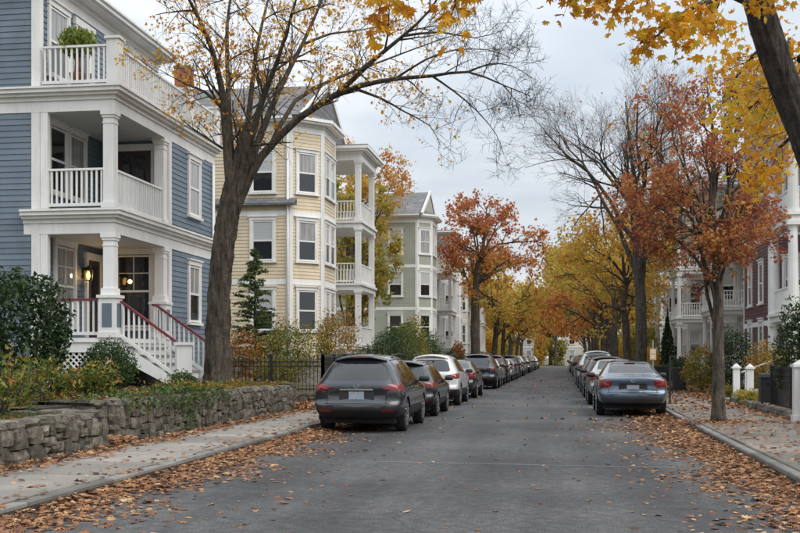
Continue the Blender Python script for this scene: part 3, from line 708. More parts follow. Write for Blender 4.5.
# lantern (lit)
lp = fE[0]+fE[1]*2.42+fE[2]*.17; lz = 3.55
la = empty('wall_lantern', (XW+.025, lp.y, lz), 'small black wall lantern glowing amber on the blue house porch', 'lantern')
m = MB(); x, y = lp.x, lp.y
for sx_ in (-1, 1):
    for sy_ in (-1, 1): m.bar((x+sx_*.07, y+sy_*.07, lz), (x+sx_*.085, y+sy_*.085, lz+.25), .014, .014)
m.lathe([(.10, lz-.02), (.10, lz+.0)], (x, y, 0), 4); m.lathe([(.13, lz+.25), (.03, lz+.35), (.015, lz+.39)], (x, y, 0), 8); m.bar((XW+.03, y, lz+.30), (x, y, lz+.34), .02, .03); m.box(XW+.024, XW+.045, y-.05, y+.05, lz+.05, lz+.33)
m.build('lantern_cage', 'black_metal', la); MB().lathe([(.02, lz+.02), (.055, lz+.08), (.055, lz+.17), (.02, lz+.23)], (x, y, 0), 8).build('lamp', 'lantern_glow', la, smooth=True)
pl = bpy.data.lights.new('lantern_light', 'POINT'); pl.energy = 5; pl.specular_factor = 0; pl.color = (1, .6, .25); pl.shadow_soft_size = .06; plo = bpy.data.objects.new('lantern_light', pl); C.objects.link(plo); plo.parent = la; plo.location = (x-la.location.x+.16, 0, .12)

# ---------------------------------------------------------------- further triple-deckers along the street
def chimney(root, x, y, z0, z1, w=.62):
    m = MB().box(x-w/2, x+w/2, y-w/2, y+w/2, z0, z1); o = m.build('chimney', 'mortar', root)
    MB().box(x-w/2-.05, x+w/2+.05, y-w/2-.05, y+w/2+.05, z1+.0, z1+.1).build('cap', 'stone_step', o)
    q = MB(); z = z0; r_ = 0
    while z < z1-.06:
        for ax in range(2):
            for sg in (-1, 1):
                s = -w/2-(.1 if r_ % 2 else 0)
                while s < w/2:
                    e_ = min(s+.2, w/2); s0 = max(s, -w/2)
                    if e_-s0 > .03:
                        if ax == 0: q.box(x+s0+.006, x+e_-.006, y+sg*(w/2-.05), y+sg*(w/2+.012), z+.006, z+.068)
                        else: q.box(x+sg*(w/2-.05), x+sg*(w/2+.012), y+s0+.006, y+e_-.006, z+.006, z+.068)
                    s += .2
        z += .075; r_ += 1
    q.build('bricks', 'chimney_brick', o, kind='stuff')
def decker(label, X0, Y0, sx, siding, levels, eave, ridge, bay=None, porch=None, depth=11, length=9.5, roofkind='gable', zg=.2, trim='white_trim', near=True, south_windows=(), round_col=False, lower=None, up3=None, bayroof=True, group=None, name='triple_decker', colw=.24, gable=None):
    root = empty(name, (X0-sx*depth/2, Y0+length/2, zg), label, 'house', group)
    pt = lambda a, b: (X0+sx*a, Y0+b)
    def wsg(p, q): return frame(pt(*p), pt(*q), sx)
    pl = [(-depth, 0), (0, 0)]
    poly = [(-depth, 0), (0, 0)]
    if bay:
        b0, b1, ba = bay
        poly += [(0, b0)] if b0 > .05 else []
        poly += [(ba, b0+ba), (ba, b1-ba), (0, b1)]
    poly += [(0, length), (-depth, length)]
    clean = [poly[0]]
    for p in poly[1:]:
        if (Vector(p)-Vector(clean[-1])).length > .06: clean.append(p)
    pw = [pt(*p) for p in clean]
    zb = zg-.05
    wl = MB().prism(pw if sx > 0 else pw[::-1], zb, eave).build('wall', lower or siding, root)
    segs = list(zip(clean[:-1], clean[1:]))
    sb = MB(); sb3 = MB(); cb = MB(); bn = MB(); zf = levels[0]-.5
    for (p, q) in segs:
        F, ln = wsg(p, q)
        if q[0] < -.5 and p[0] <= 0 and q[1] > length-.1: continue
        z3 = levels[2]-.2
        boards_joined(sb, F, ln, zf, z3 if up3 else eave-.35, .14 if near else .2)
        if up3: boards_joined(sb3, F, ln, z3, eave-.35, .14)
        for s in (0, ln):
            s0, s1 = (0-.02, .13) if s == 0 else (ln-.13, ln+.02)
            if s == 0 and p[0] < -1: continue
            MB().wbox(F, s0, s1, .003, .04, zf, eave-.36).build('corner_board', trim, root)
        for zz in levels[1:]:
            if p[0] <= 0 or True: bn.wbox(F, 0, ln, .003, .035, zz-.34, zz-.14)
        # cornice
        for k, (h, d) in enumerate([(.26, .04), (.10, .10), (.08, .36), (.12, .44)]):
            z = eave-.36+[0, .26, .36, .44][k]; bn.wbox(F, -d*.45 if s == 0 else 0, ln+d*.45, .0, d, z, z+h-.0005)
    o = sb.build('siding', siding, wl, off=wloc(wl), kind='stuff')
    if up3: sb3.build('siding', up3, wl, off=wloc(wl), kind='stuff')
    bn.build('cornice', trim, root)
    fd = MB()
    for (p, q) in segs:
        F, ln = wsg(p, q); fd.wbox(F, 0, ln, .0, .06, zb, zf)
    fd.build('foundation', 'foundation', root)
    # windows
    for lv_ in levels:
        h = 1.6; zs = lv_+.62
        F, ln = wsg(clean[0], clean[1])
        for s in south_windows: window(F, ln-s, zs, .85, h, root, trim)
        if bay:
            k = 1 if bay[0] <= .05 else 2
            F, ln = wsg(clean[k], clean[k+1]); window(F, ln/2, zs, .82, h, root, trim)
            F, ln = wsg(clean[k+1], clean[k+2]); 
            if ln > 1.9:
                window(F, ln*.28, zs, .78, h, root, trim); window(F, ln*.72, zs, .78, h, root, trim)
            else: window(F, ln/2, zs, .8, h, root, trim)
            F, ln = wsg(clean[k+2], clean[k+3]); window(F, ln/2, zs, .82, h, root, trim)
        # facade behind the porch
        if porch:
            pb0, pb1, pa = porch; F, ln = wsg((0, pb0), (0, pb1))
            door(F, ln*.3, lv_+.01, .9, 2.1, root); window(F, ln*.72, zs, .8, h, root, trim)
    if porch:
        pb0, pb1, pa = porch; plv = levels[:3]; ptop = plv[-1]+2.65
        tops = list(plv[1:])+[ptop+.5]
        for i, lv_ in enumerate(plv):
            xs = sorted((X0+sx*.03, X0+sx*pa)); yy = (Y0+pb0, Y0+pb1)
            m = MB(); m.box(xs[0], xs[1], yy[0], yy[1], lv_-.30, lv_-.10); m.box(xs[0]-(.08 if sx < 0 else 0), xs[1]+(.08 if sx > 0 else 0), yy[0]-.08, yy[1]+.08, lv_-.0995, lv_)
            o = m.build('porch_floor', trim, root)
            top = tops[i]-.30 if i < 2 else ptop
            inset = .16
            cx = X0+sx*(pa-inset); 
            for cy in ((yy[0]+inset, yy[1]-inset) if yy[1]-yy[0] < 5 else (yy[0]+inset, (yy[0]+yy[1])/2, yy[1]-inset)): column(cx, cy, lv_+.001, top, colw, root, trim, round_col)
            for cy in (yy[0]+inset, yy[1]-inset): MB().box(*sorted((X0+sx*.04, X0+sx*.18)), cy-.1, cy+.1, lv_+.001, top-.002).build('half_column', trim, root)
            rh = .88
            if i > 0 or zg < levels[0]-.9:
                wx = X0+sx*.18
                railing((wx, yy[0]+inset), (cx-sx*.12, yy[0]+inset), lv_, rh, root, single=False, mat=trim, sp=.14)
                railing((cx, yy[0]+inset+.12), (cx, yy[1]-inset-.12), lv_, rh, root, single=False, mat=trim, sp=.14)
                railing((cx-sx*.12, yy[1]-inset), (wx, yy[1]-inset), lv_, rh, root, single=False, mat=trim, sp=.14)
        m = MB(); z = ptop; xi, xo = X0+sx*.03, X0+sx*pa
        for h, d in [(.28, .02), (.1, .08), (.09, .3), (.12, .38)]:
            m.box(*sorted((xi, xo+sx*d)), yy[0]-d, yy[1]+d, z, z+h-.0005); z += h
        o = m.build('porch_roof', trim, root)
        m = MB(); m.box(*sorted((xi, xo+sx*.36)), yy[0]-.36, yy[1]+.36, z, z+.05); m.build('roofing', 'roof_shingle', o)
        # skirt, steps to the pavement
        m = MB(); m.box(*sorted((xi, xo-sx*.1)), yy[0]+.1, yy[1]-.1, zg-.02, levels[0]-.3); m.build('porch_skirt', trim, root)
        nst = max(2, int((levels[0]-zg)/.19)); rs_ = (levels[0]-zg)/nst
        for i in range(1, nst):
            xa = xo+sx*(.1+.28*(i-1)); MB().box(*sorted((xa, xa+sx*.3)), (yy[0]+yy[1])/2-.7, (yy[0]+yy[1])/2+.7, zg-.01, levels[0]-rs_*i).build('step', 'stone_step', root)
    # roof
    if roofkind == 'gable':
        oh = .45; ym = Y0+length/2; a1 = (bay[2] if (bay and bayroof) else 0)+.05
        g0, g1 = Y0-oh, Y0+length+oh; xa, xb = X0+sx*(a1-.6), X0-sx*(depth+.3); ze = eave+.2; th = .14
        m = MB(); m.add([(xa,g0,ze),(xb,g0,ze),(xb,ym,ridge),(xa,ym,ridge),(xa,g1,ze),(xb,g1,ze)], [(0,1,2,3),(3,2,5,4),(0,3,4),(1,5,2),(0,4,5,1)]); o = m.build('roof', 'roof_shingle', root)
        m = MB(); m.bar((xa+sx*.03,g0,ze-.05),(xa+sx*.03,ym,ridge+.0),.12,.26,up=(0,0,1)); m.bar((xa+sx*.03,ym,ridge+.0),(xa+sx*.03,g1,ze-.05),.12,.26); m.build('rake_board', trim, o)
        m = MB(); xg = xa+sx*.02
        m.add([(xg,g0+.5,ze+.02),(xg,g1-.5,ze+.02),(xg,ym,ridge-.22)], [(0,1,2)]); m.build('gable_wall', gable or up3 or siding, o)
        if bay and bayroof:      # lean-to hip over the bay
            m = MB(); b0, b1, ba = bay; q = [pt(-.0, b0-.35), pt(ba+.42, b0+ba-.1), pt(ba+.42, b1-ba+.1), pt(0, b1+.35)]
            m.add([(x, y, eave+.2) for x, y in q]+[(*pt(-.1, b0+1.0), eave+.75), (*pt(-.1, b1-1.0), eave+.75)], [(0,1,4),(1,2,5,4),(2,3,5),(0,4,5,3),(3,2,1,0)]); m.build('bay_roof', 'roof_shingle', root)
    elif roofkind == 'mansard':
        q = 1.0; xs = sorted((X0+sx*.3, X0-sx*depth)); m = MB(); z0, z1 = eave+.2, ridge
        m.add([(xs[0],Y0-.3,z0),(xs[1],Y0-.3,z0),(xs[1],Y0+length+.3,z0),(xs[0],Y0+length+.3,z0),(xs[0]+q,Y0-.3+q,z1),(xs[1]-q,Y0-.3+q,z1),(xs[1]-q,Y0+length+.3-q,z1),(xs[0]+q,Y0+length+.3-q,z1)],
              [(0,1,5,4),(1,2,6,5),(2,3,7,6),(3,0,4,7),(4,5,6,7)]); m.build('roof', 'roof_shingle', root)
    else:
        xs = sorted((X0+sx*.4, X0-sx*depth)); MB().box(xs[0], xs[1], Y0-.4, Y0+length+.4, eave+.2, ridge).build('roof', 'roof_shingle', root)
    return root
# left side
cream = decker('cream clapboard three-storey house with grey gable roof and brick chimney', -10.8, 42.9, 1, 'cream_siding', [2.0, 4.8, 7.55], 10.95, 13.5, bay=(0, 4.6, 1.12), porch=(4.65, 8.4, 2.05), length=9, depth=12, zg=.42, south_windows=(1.1, 4.2), gable='roof_shingle')
m = MB(); fq, lq = frame((-22.8, 42.9), (-10.8, 42.9)); 
for zq in (7.72,):
    a_ = fq[0]; m.add([(-22.8, 42.9-.32, zq-.02), (-10.5, 42.9-.32, zq-.02), (-10.5, 42.9-.02, zq+.2), (-22.8, 42.9-.02, zq+.2), (-22.8, 42.9-.32, zq-.1), (-10.5, 42.9-.32, zq-.1), (-10.5, 42.9-.02, zq-.1), (-22.8, 42.9-.02, zq-.1)], [(0,1,2,3),(4,5,1,0),(5,6,2,1),(7,6,5,4),(4,0,3,7)])
m.build('skirt_roof', 'roof_shingle', cream)
MB().tube([(-10.86, 42.82, .5), (-10.86, 42.82, 10.5)], [.045, .045], 8).build('downpipe', 'white_trim', cream, smooth=True)
chimney(cream, -15.9, 44.9, 11.0, 13.75)
decker('sage green three-storey house with a grey gable over its bay', -9.8, 74.4, 1, 'green_siding', [2.2, 5.1, 8.0], 11.1, 13.4, bay=(0, 4.4, .9), length=8.5, zg=.22, south_windows=(1.5, 3.6))
decker('pale grey house with three stacked white porches beyond the sage green house', -10.1, 85.0, 1, 'pale_grey_siding', [2.3, 5.2, 8.1], 10.9, 12.6, bay=(4.2, 9.4, 1.7), porch=(.1, 4.0, 1.6), length=9.8, zg=.22, south_windows=(1.5,), bayroof=False)
decker('white three-storey house behind the orange street tree', -9.4, 98, 1, 'white_siding', [2.2, 5.1, 8.0], 10.9, 12.8, bay=(0, 4.4, .9), porch=(4.6, 8.2, 1.6), length=9, zg=.22, south_windows=(1.5,), near=False)
decker('tan house far down the street on the side of the cream house', -9.6, 112, 1, 'tan_siding', [2.2, 5.1, 8.0], 10.9, 12.8, bay=(4.4, 8.6, .9), porch=(.2, 4.2, 1.6), length=9, zg=.22, near=False)
# right side
decker('maroon house with white two-tier round-column porch and wide white bay', 9.7, 39.6, -1, 'maroon_siding', [.75, 3.15, 6.6, 9.7], 12.6, 14.6, bay=(3.95, 13.2, 1.6), porch=(.2, 3.9, 1.9), length=13.6, depth=11, zg=.16, roofkind='mansard', round_col=True, colw=.36, up3='mauve_siding', south_windows=(2, 5))
decker('white porch-fronted house next beyond the maroon house', 9.4, 56.5, -1, 'white_siding', [1.0, 4.0, 7.0], 9.8, 12.4, bay=(4.6, 9, 1.0), porch=(.3, 4.4, 2.0), length=9.5, zg=.16, round_col=True, south_windows=(2, 5))
decker('white porch house with grey gable beyond the next', 9.2, 69.5, -1, 'white_siding', [1.0, 4.0, 7.0], 9.6, 12, bay=(4.6, 9, 1.0), porch=(.3, 4.4, 2.2), length=9.5, zg=.16, round_col=True, near=False)
decker('grey house with stacked porches behind the golden trees', 9.2, 84, -1, 'pale_grey_siding', [1.0, 4.0, 7.0], 9.6, 12, bay=(4.6, 9, 1.0), porch=(.3, 4.4, 2.0), length=9.5, zg=.16, near=False)
decker('tan house at the far end on the side of the maroon house', 9.2, 100, -1, 'tan_siding', [1.0, 4.0, 7.0], 9.6, 12, bay=(.1, 4.4, 1.0), porch=(4.6, 8.8, 2.0), length=9.5, zg=.16, near=False)
# house closing the view at the cross street
def end_house(label, x0, x1, y, mat, h, roofz):
    root = empty('end_house', ((x0+x1)/2, y+5, 0), label, 'house'); MB().box(x0, x1, y, y+10, -.05, h).build('wall', mat, root)
    F, ln = frame((x0, y), (x1, y)); n = int(ln/2.2)
    sb = MB(); boards_joined(sb, F, ln, .4, h, .3); sb.build('siding', mat, root, kind='stuff')
    for z in (1.0, 3.9, 6.8):
        if z+2 > h: continue
        for i in range(n): window(F, (i+.5)*ln/n, z, .95, 1.7, root)
        m = MB(); m.wbox(F, 0, ln, 0, .08, z+2.25, z+2.45); m.build('belt_course', 'white_trim', root)
    m = MB(); m.wbox(F, -.3, ln+.3, 0, .4, h-.1, h+.25); m.build('cornice', 'white_trim', root)
    m = MB(); ym = y+5; m.add([(x0-.3,y-.3,h+.26),(x1+.3,y-.3,h+.26),(x1+.3,y+10.3,h+.26),(x0-.3,y+10.3,h+.26),((x0+x1)/2-1,ym,roofz),((x0+x1)/2+1,ym,roofz)], [(0,1,5,4),(1,2,5),(2,3,4,5),(3,0,4)]); m.build('roof', 'roof_shingle', root)
end_house('cream house facing down the street at the far crossing', 0.4, 5.6, 203, 'ivory_siding', 9.2, 12)
end_house('white house beside the cream one at the far crossing', 6.6, 16, 202, 'white_siding', 9.4, 12.5)
end_house('pale grey house at the far crossing behind the left-hand trees', -16, -5, 204, 'pale_grey_siding', 9, 12)
# ---------------------------------------------------------------- trees
def bez(p0, p1, bend, n, rs, jit=0.0):
    p0 = Vector(p0); p1 = Vector(p1); c = (p0+p1)/2+Vector(bend); out = []
    for i in range(n+1):
        t = i/n; p = p0*(1-t)**2+c*2*t*(1-t)+p1*t*t
        if 0 < i: p = p+Vector((rs.uniform(-1,1), rs.uniform(-1,1), rs.uniform(-1,1)))*jit
        out.append(p)
    return out
def at_t(pts, t):
    k = t*(len(pts)-1); i = min(int(k), len(pts)-2); return pts[i].lerp(pts[i+1], k-i), (pts[i+1]-pts[i]).normalized(), i
def spray(segs, tips, pts, r0, r1, rs, lens, counts, t0=0.3, up=0.25, centre=None, sides=5, out=0.4):
    """side branches along pts, recursively; lens/counts give length and number per level"""
    if not lens: return
    ln, ct = lens[0], counts[0]
    for k in range(ct):
        t = t0+(1-t0)*((k+rs.random())/ct); p, d, _ = at_t(pts, min(t, .999)); rr = (r0+(r1-r0)*t)*0.62
        v = Vector((rs.gauss(0,1), rs.gauss(0,1), rs.gauss(0,1))); v -= d*v.dot(d)*0.4; v.normalize()
        w_ = d*0.55+v*0.8+Vector((0,0,up))
        if centre is not None:
            q = (p-centre); 
            if q.length > .01: w_ += q.normalized()*out
        w_.normalize(); l = ln*rs.uniform(.55, 1.2)*(1.15-.5*t); e = p+w_*l
        bp = bez(p, e, Vector((rs.gauss(0,.07), rs.gauss(0,.07), rs.uniform(-.02,.12)))*l, 4 if len(lens) > 1 else 3, rs, l*.014)
        rb = max(rr, .0035); re = max(rb*.3, .0022)
        segs.append((bp, [rb+(re-rb)*i/(len(bp)-1) for i in range(len(bp))], max(3, sides-1)))
        if len(lens) == 1: tips.append(bp)
        spray(segs, tips, bp, rb, re, rs, lens[1:], counts[1:], .25, up, centre, max(3, sides-1), out)
def build_segs(name, segs, mat, root, kind='stuff', smooth=True):
    m = MB()
    for pts, rad, n in segs: m.tube(pts, rad, n, cap=False)
    return m.build(name, mat, root, kind=kind, smooth=smooth)
def leaf_cloud(tips, n, spread, rng, zmin=None):
    arr = np.array([[list(p) for p in (bp if len(bp) == 4 else bp[:4])] for bp in tips])
    i = rng.integers(0, len(arr), n); a = rng.random(n)**.7*2.999; k = a.astype(int); f = (a-k)[:,None]
    pos = arr[i, k]*(1-f)+arr[i, k+1]*f+rng.normal(size=(n,3))*spread
    return pos, i
def tint_field(pos, rng, tid, base=.5, amp=.25):
    ph = np.sin(pos[:,0]*1.3+pos[:,2]*.9)*.5+np.sin(pos[:,1]*1.1-pos[:,2]*1.4+1)*.5
    r_ = np.random.default_rng(5).random(100000)
    return base+amp*ph*.6+(r_[tid % 100000]-.5)*.6+rng.normal(size=len(pos))*.13
def street_tree(label, X, Y, H, cr, tr, mat, nleaf, seed, zbot, leaf=.11, kind='maple_low', cx=0, cy=0, limbs=11, levels=((1.5, .8, .5), (6, 5, 3)), bark='bark', group=None, z0=.1, base=.5, fork=None, name='street_tree', crz=None, limb_r=.36, grad=0, elr=(-.35,.85)):
    rs = random.Random(seed); rng = np.random.default_rng(seed)
    root = empty(name, (X, Y, z0), label, 'tree', group)
    fork = fork or zbot+.2; cz = (zbot+H)/2; rz = (H-zbot)/2; cen = Vector((X+cx, Y+cy, cz))
    top = Vector((X+cx*.5, Y+cy*.5, H-.6*rz*.5)); segs = []; tips = []
    lean = Vector((rs.uniform(-.12,.12), rs.uniform(-.12,.12), 0))
    tp = [Vector((X, Y, z0-.05)), Vector((X, Y, z0+.18)), Vector((X, Y, z0+.55)), Vector((X, Y, z0+(fork-z0)*.55))+lean, Vector((X+cx*.04, Y+cy*.04, fork))+lean*1.6]
    trd = [tr*1.55, tr*1.2, tr*1.04, tr*.95, tr*.9]
    for k in range(1, 6):
        t = k/5; tp.append(tp[4].lerp(top, t)+Vector((rs.uniform(-.12,.12), rs.uniform(-.12,.12), 0))); trd.append(tr*(.9-.85*t**.8)+.012)
    MB().tube(tp, trd, 12).build('trunk', bark, root, smooth=True)
    spine = tp[3:]
    for k in range(limbs):
        a = 2*math.pi*(k/limbs)+rs.uniform(-.4,.4); el = rs.uniform(*elr); st = rs.uniform(.1, .62); p, d, i = at_t(spine, st)
        dr = Vector((math.cos(a)*math.cos(el)*cr, math.sin(a)*math.cos(el)*cr, math.sin(el)*rz)); e = cen+dr*rs.uniform(.72,.9)
        if e.z < p.z-.2: e.z = p.z+rs.uniform(-.1,.4)
        ln = (e-p).length; bp = bez(p, e, Vector((0,0,.16*ln)), 7, rs, .02*ln); r0 = tr*limb_r*(1-.45*st)
        rad = [max(r0*(1-.82*j/7), .012) for j in range(8)]; segs.append((bp, rad, 7))
        spray(segs, tips, bp, r0, r0*.2, rs, [cr*.30*levels[0][0]]+[q*cr*.30 for q in levels[0][1:]], levels[1], .25, .22, cen, 5)
    spray(segs, tips, spine, tr*.8, tr*.1, rs, [cr*.32*levels[0][0]]+[q*cr*.30 for q in levels[0][1:]], (levels[1][0]+2,)+tuple(levels[1][1:]), .25, .2, cen, 5)
    build_segs('branches', segs, bark, root)
    if nleaf:
        live = [b_ for b_ in tips if rs.random() < .66]; pos, tid = leaf_cloud(live, nleaf, leaf*1.15, rng)
        fr = frames(nleaf, rng, .15, axis=np.array([0, 0, -.9])); t = tint_field(pos, rng, tid, base)-grad*(pos[:,2]-cz)/rz
        scatter('crown', kind, pos, fr, leaf*rng.uniform(.65, 1.15, nleaf), t, mat, root)
    return root

# --- the big half-bare maple in front of the blue house (limbs surveyed from the photograph)
rs = random.Random(4); rng = np.random.default_rng(4)
D0 = 26.6
hero = empty('maple_tree', P(219, 388, D0), 'large half-bare maple rising from the lawn above the stone wall', 'tree')
b0 = P(219, 390, D0)
tr_pts = [b0-Vector((0,0,.15)), b0+Vector((0,0,.08)), b0+Vector((0,0,.4)), P(218, 345, D0), P(219, 290, D0), P(224, 240, D0), P(230, 205, D0), P(236, 180, D0)]
def ridged_trunk(pts, rad, n=44, step=.07, depth=.022, seed=1):
    """trunk with furrowed bark: the ring is modulated by slowly wandering vertical ridges"""
    rs_ = random.Random(seed); P2 = []; R2 = []
    for a, b_, ra, rb in zip(pts[:-1], pts[1:], rad[:-1], rad[1:]):
        k = max(1, int((b_-a).length/step))
        for i in range(k): P2.append(a.lerp(b_, i/k)); R2.append(ra+(rb-ra)*i/k)
    P2.append(pts[-1]); R2.append(rad[-1]); m = MB().tube(P2, R2, n)
    ph = [rs_.uniform(0, 6.28) for _ in range(6)]
    for i, c in enumerate(P2):
        z = c.z
        for j in range(n):
            th = 2*math.pi*j/n; f = math.sin(th*11+ph[0]+1.3*math.sin(z*1.1+ph[1]))+.8*math.sin(th*17+ph[2]+1.7*math.sin(z*1.9+ph[3]))+.6*math.sin(z*7+th*5+ph[4])+rs_.uniform(-.5,.5)
            v = Vector(m.v[i*n+j]); d = v-c; k = 1+depth*f/max(d.length, .05)*min(1, d.length/.2); m.v[i*n+j] = tuple(c+d*k)
    return m
tr_pts += [P(240,158,D0), P(242,140,D0), P(243,125,D0)]
ridged_trunk(tr_pts, [.54, .42, .325, .28, .255, .25, .255, .22, .15, .09, .03]).build('trunk', 'bark', hero, smooth=True)
limbs = [
 ([(229,218,0),(231,195,-.05),(228,160,-.1),(225,120,-.25),(221,85,-.5),(211,47,-.9),(197,15,-1.3),(180,-18,-1.8),(160,-60,-2.3)], .155),
 ([(231,208,.05),(235,185,.05),(230,140,.2),(228,85,.5),(227,28,.9),(232,-10,1.3),(240,-60,1.7)], .125),
 ([(232,212,.05),(239,186,.1),(245,150,.4),(251,95,.9),(257,47,1.4),(268,0,1.9),(280,-50,2.4)], .135),
 ([(232,214,-.02),(240,186,-.1),(251,138,-.4),(264,95,-.9),(277,62,-1.4),(292,14,-2.0),(304,-30,-2.6)], .145),
 ([(233,214,.03),(242,188,.1),(258,142,.4),(280,88,.8),(303,43,1.2),(322,0,1.8),(340,-45,2.3)], .14),
 ([(232,216,0),(243,192,0),(261,157,-.1),(299,118,-.4),(337,94,-.8),(370,63,-1.2),(403,36,-1.6),(430,10,-1.9),(455,-30,-2.3)], .14),
 ([(334,96,-.7),(360,86,-1.2),(395,79,-1.8),(432,76,-2.3),(468,72,-2.7),(503,85,-3.0),(530,96,-3.2)], .075),
 ([(270,148,-.2),(295,101,.5),(337,78,1.3),(380,62,2.0),(425,45,2.6),(470,30,3.2)], .07),
 ([(352,88,-1.1),(380,98,-1.3),(405,112,-1.4),(430,126,-1.5),(440,145,-1.5)], .04),
 ([(224,110,-.3),(205,92,-.5),(185,84,-.8),(160,70,-1.0)], .05),
 ([(432,76,-2.3),(455,92,-2.4),(478,112,-2.5),(496,134,-2.6),(503,152,-2.6)], .028),
 ([(468,72,-2.7),(490,64,-2.9),(512,66,-3.1),(532,78,-3.3)], .026),
 ([(503,85,-3.0),(515,100,-3.1),(520,118,-3.2)], .018),
 ([(395,79,-1.8),(425,60,-2.2),(455,50,-2.6),(488,50,-3.0),(510,58,-3.3)], .03),
 ([(403,36,-1.6),(440,32,-2.0),(475,38,-2.4),(505,30,-2.8)], .035),
 ([(300,46,1.2),(330,34,1.6),(362,30,2.0),(400,20,2.6)], .045),
]
segs = []; tips = []; tipsL = []
for k, (lp, r0) in enumerate(limbs):
    pts = [P(x, y, D0+dz) for x, y, dz in lp]
    # smooth the surveyed polyline
    sm = []
    for i in range(len(pts)-1):
        pm = pts[max(i-1, 0)]; pn = pts[min(i+2, len(pts)-1)]
        for q in (0, .5):
            a, b_ = pts[i], pts[i+1]; sm.append(a.lerp(b_, q)+((b_-pm)-(pn-a))*(.06 if q else 0))
    sm.append(pts[-1]); n = len(sm)
    rad = [max(r0*(1-.93*(i/(n-1))**.85), .008) for i in range(n)]
    MB().tube(sm, rad, 10, cap=True).build('limb', 'bark', hero, smooth=True)
    big = r0 > .1
    spray(segs, tips, sm, r0*.55, r0*.2, rs, [1.5, .85, .45] if big else [1.0, .55, .3], [12, 7, 4] if big else [10, 6, 4], .28 if big else .2, .2, None, 5)
build_segs('branches', segs, 'bark', hero)
n = 6500
pos, tid = leaf_cloud(tips, n*4, .07, rng)
keep = (pos[:,0] < -3.4+rng.normal(size=len(pos))*.7) & (np.random.default_rng(2).random(20000)[tid % 20000] < .30); pos = pos[keep][:n]; tid = tid[keep][:n]
scatter('crown', 'maple_low', pos, frames(len(pos), rng, .1, axis=np.array([0,0,-1.0])), .058*rng.uniform(.6,1.2,len(pos)), tint_field(pos, rng, tid, .42), 'yellow_leaf', hero)

# --- the golden maple leaning over the pavement on the right; its lower boughs reach over the street
gm = empty('golden_maple', (4.05, 14.6, .12), 'golden maple with a dark leaning trunk and low boughs over the street', 'tree')
tp = [Vector((4.1,14.6,.02)), Vector((4.08,14.6,.35)), Vector((4.0,14.6,1.2)), Vector((3.8,14.65,2.8)), P(819,170,15.2), P(806,138,15.2), P(779,70,15.2), P(763,20,15.2), P(752,-18,15.2), P(735,-80,15.4), P(718,-150,15.8)]
ridged_trunk(tp, [.40,.30,.25,.225,.212,.207,.200,.195,.187,.165,.12], 44, .06, .010, 3).build('trunk', 'dark_bark', gm, smooth=True)
rs = random.Random(8); segs = []; tips = []; far_tips = []
def bough(pl, r0, lens, counts, store):
    pts = [P(*q) for q in pl]; n = len(pts); MB().tube(pts, [max(r0*(1-.8*i/(n-1)), .008) for i in range(n)], 8).build('limb', 'dark_bark', gm, smooth=True)
    spray(segs, store, pts, r0*.5, r0*.15, rs, lens, counts, .12, -.28, None, 4)
bough([(748,-5,15.2),(700,-40,13.8),(640,-50,12.6),(570,-52,11.8),(500,-45,11.2),(430,-35,10.9),(385,-22,10.8)], .09, [.75,.42], [17,5], tips)
bough([(752,5,15.2),(730,-5,14.2),(700,4,13.2),(675,18,12.6),(655,38,12.3)], .05, [.5,.3], [12,5], tips)
bough([(700,-40,13.8),(660,-25,13.0),(610,-18,12.4),(560,-14,11.9)], .04, [.5,.32], [10,5], tips)
bough([(730,-50,15.3),(770,-30,14.2),(800,-10,13.6)], .06, [.6,.35], [9,5], tips)
bough([(774,45,15.3),(765,46,16.5),(755,54,17.6),(742,70,18.4),(728,88,18.8)], .05, [.8,.45], [11,6], far_tips)
bough([(790,88,15.3),(782,88,16.8),(768,92,18),(750,108,19),(732,124,19.6)], .05, [.8,.45], [12,6], far_tips)
bough([(800,118,15.3),(798,124,17),(790,138,18.4),(775,152,19.4),(755,162,20)], .05, [.8,.45], [12,6], far_tips)
bough([(800,60,15.2),(812,40,15.8),(830,60,17)], .05, [.8,.45], [8,6], far_tips)
bough([(780,60,15.3),(790,40,17.5),(792,70,19),(795,110,20)], .05, [.8,.45], [10,6], far_tips)
build_segs('branches', segs, 'dark_bark', gm)
rng = np.random.default_rng(12)
tv, tf = leaf_template('maple'); LEAF = []
for k in range(5):
    q = tv.copy(); q[1:, 2] += np.random.default_rng(k).normal(size=len(q)-1)*.09; me = bpy.data.meshes.new('leaf'); me.from_pydata([tuple(v) for v in q], [], [tuple(f) for f in tf]); me.materials.append(MATS['one_yellow_leaf']); LEAF.append(me)
pos, tid = leaf_cloud(tips, 1500, .085, rng); fr = frames(len(pos), rng, 0.0, axis=np.array([0,0,-1.6]))
sel = np.linalg.norm(pos-np.array([0,0,1.55]), axis=1).argsort(); sel_in = [i for i in sel if pos[i,2] < 1.55+(pos[i,1]*1.01)*.335][:300]; rest = np.setdiff1d(np.arange(len(pos)), sel_in)
for c_, i in enumerate(sel_in):
    mt = Matrix([[*fr[i][r_], 0] for r_ in range(3)]+[[0,0,0,1]]); o = inst('leaf', LEAF[c_ % 5], gm); s = .085*rng.uniform(.7, 1.15)
    o.matrix_local = Matrix.Translation(Vector(pos[i])-gm.location) @ mt @ Matrix.Scale(s, 4)
scatter('crown', 'maple', pos[rest], fr[rest], .085*rng.uniform(.7,1.15,len(rest)), tint_field(pos[rest], rng, tid[rest], .5), 'yellow_leaf', gm)
pos, tid = leaf_cloud(far_tips, 2100, .14, rng)
scatter('crown', 'maple', pos, frames(len(pos), rng, 0.0, axis=np.array([0,0,-1.3])), .078*rng.uniform(.6,1.2,len(pos)), tint_field(pos, rng, tid, .6), 'yellow_leaf', gm)

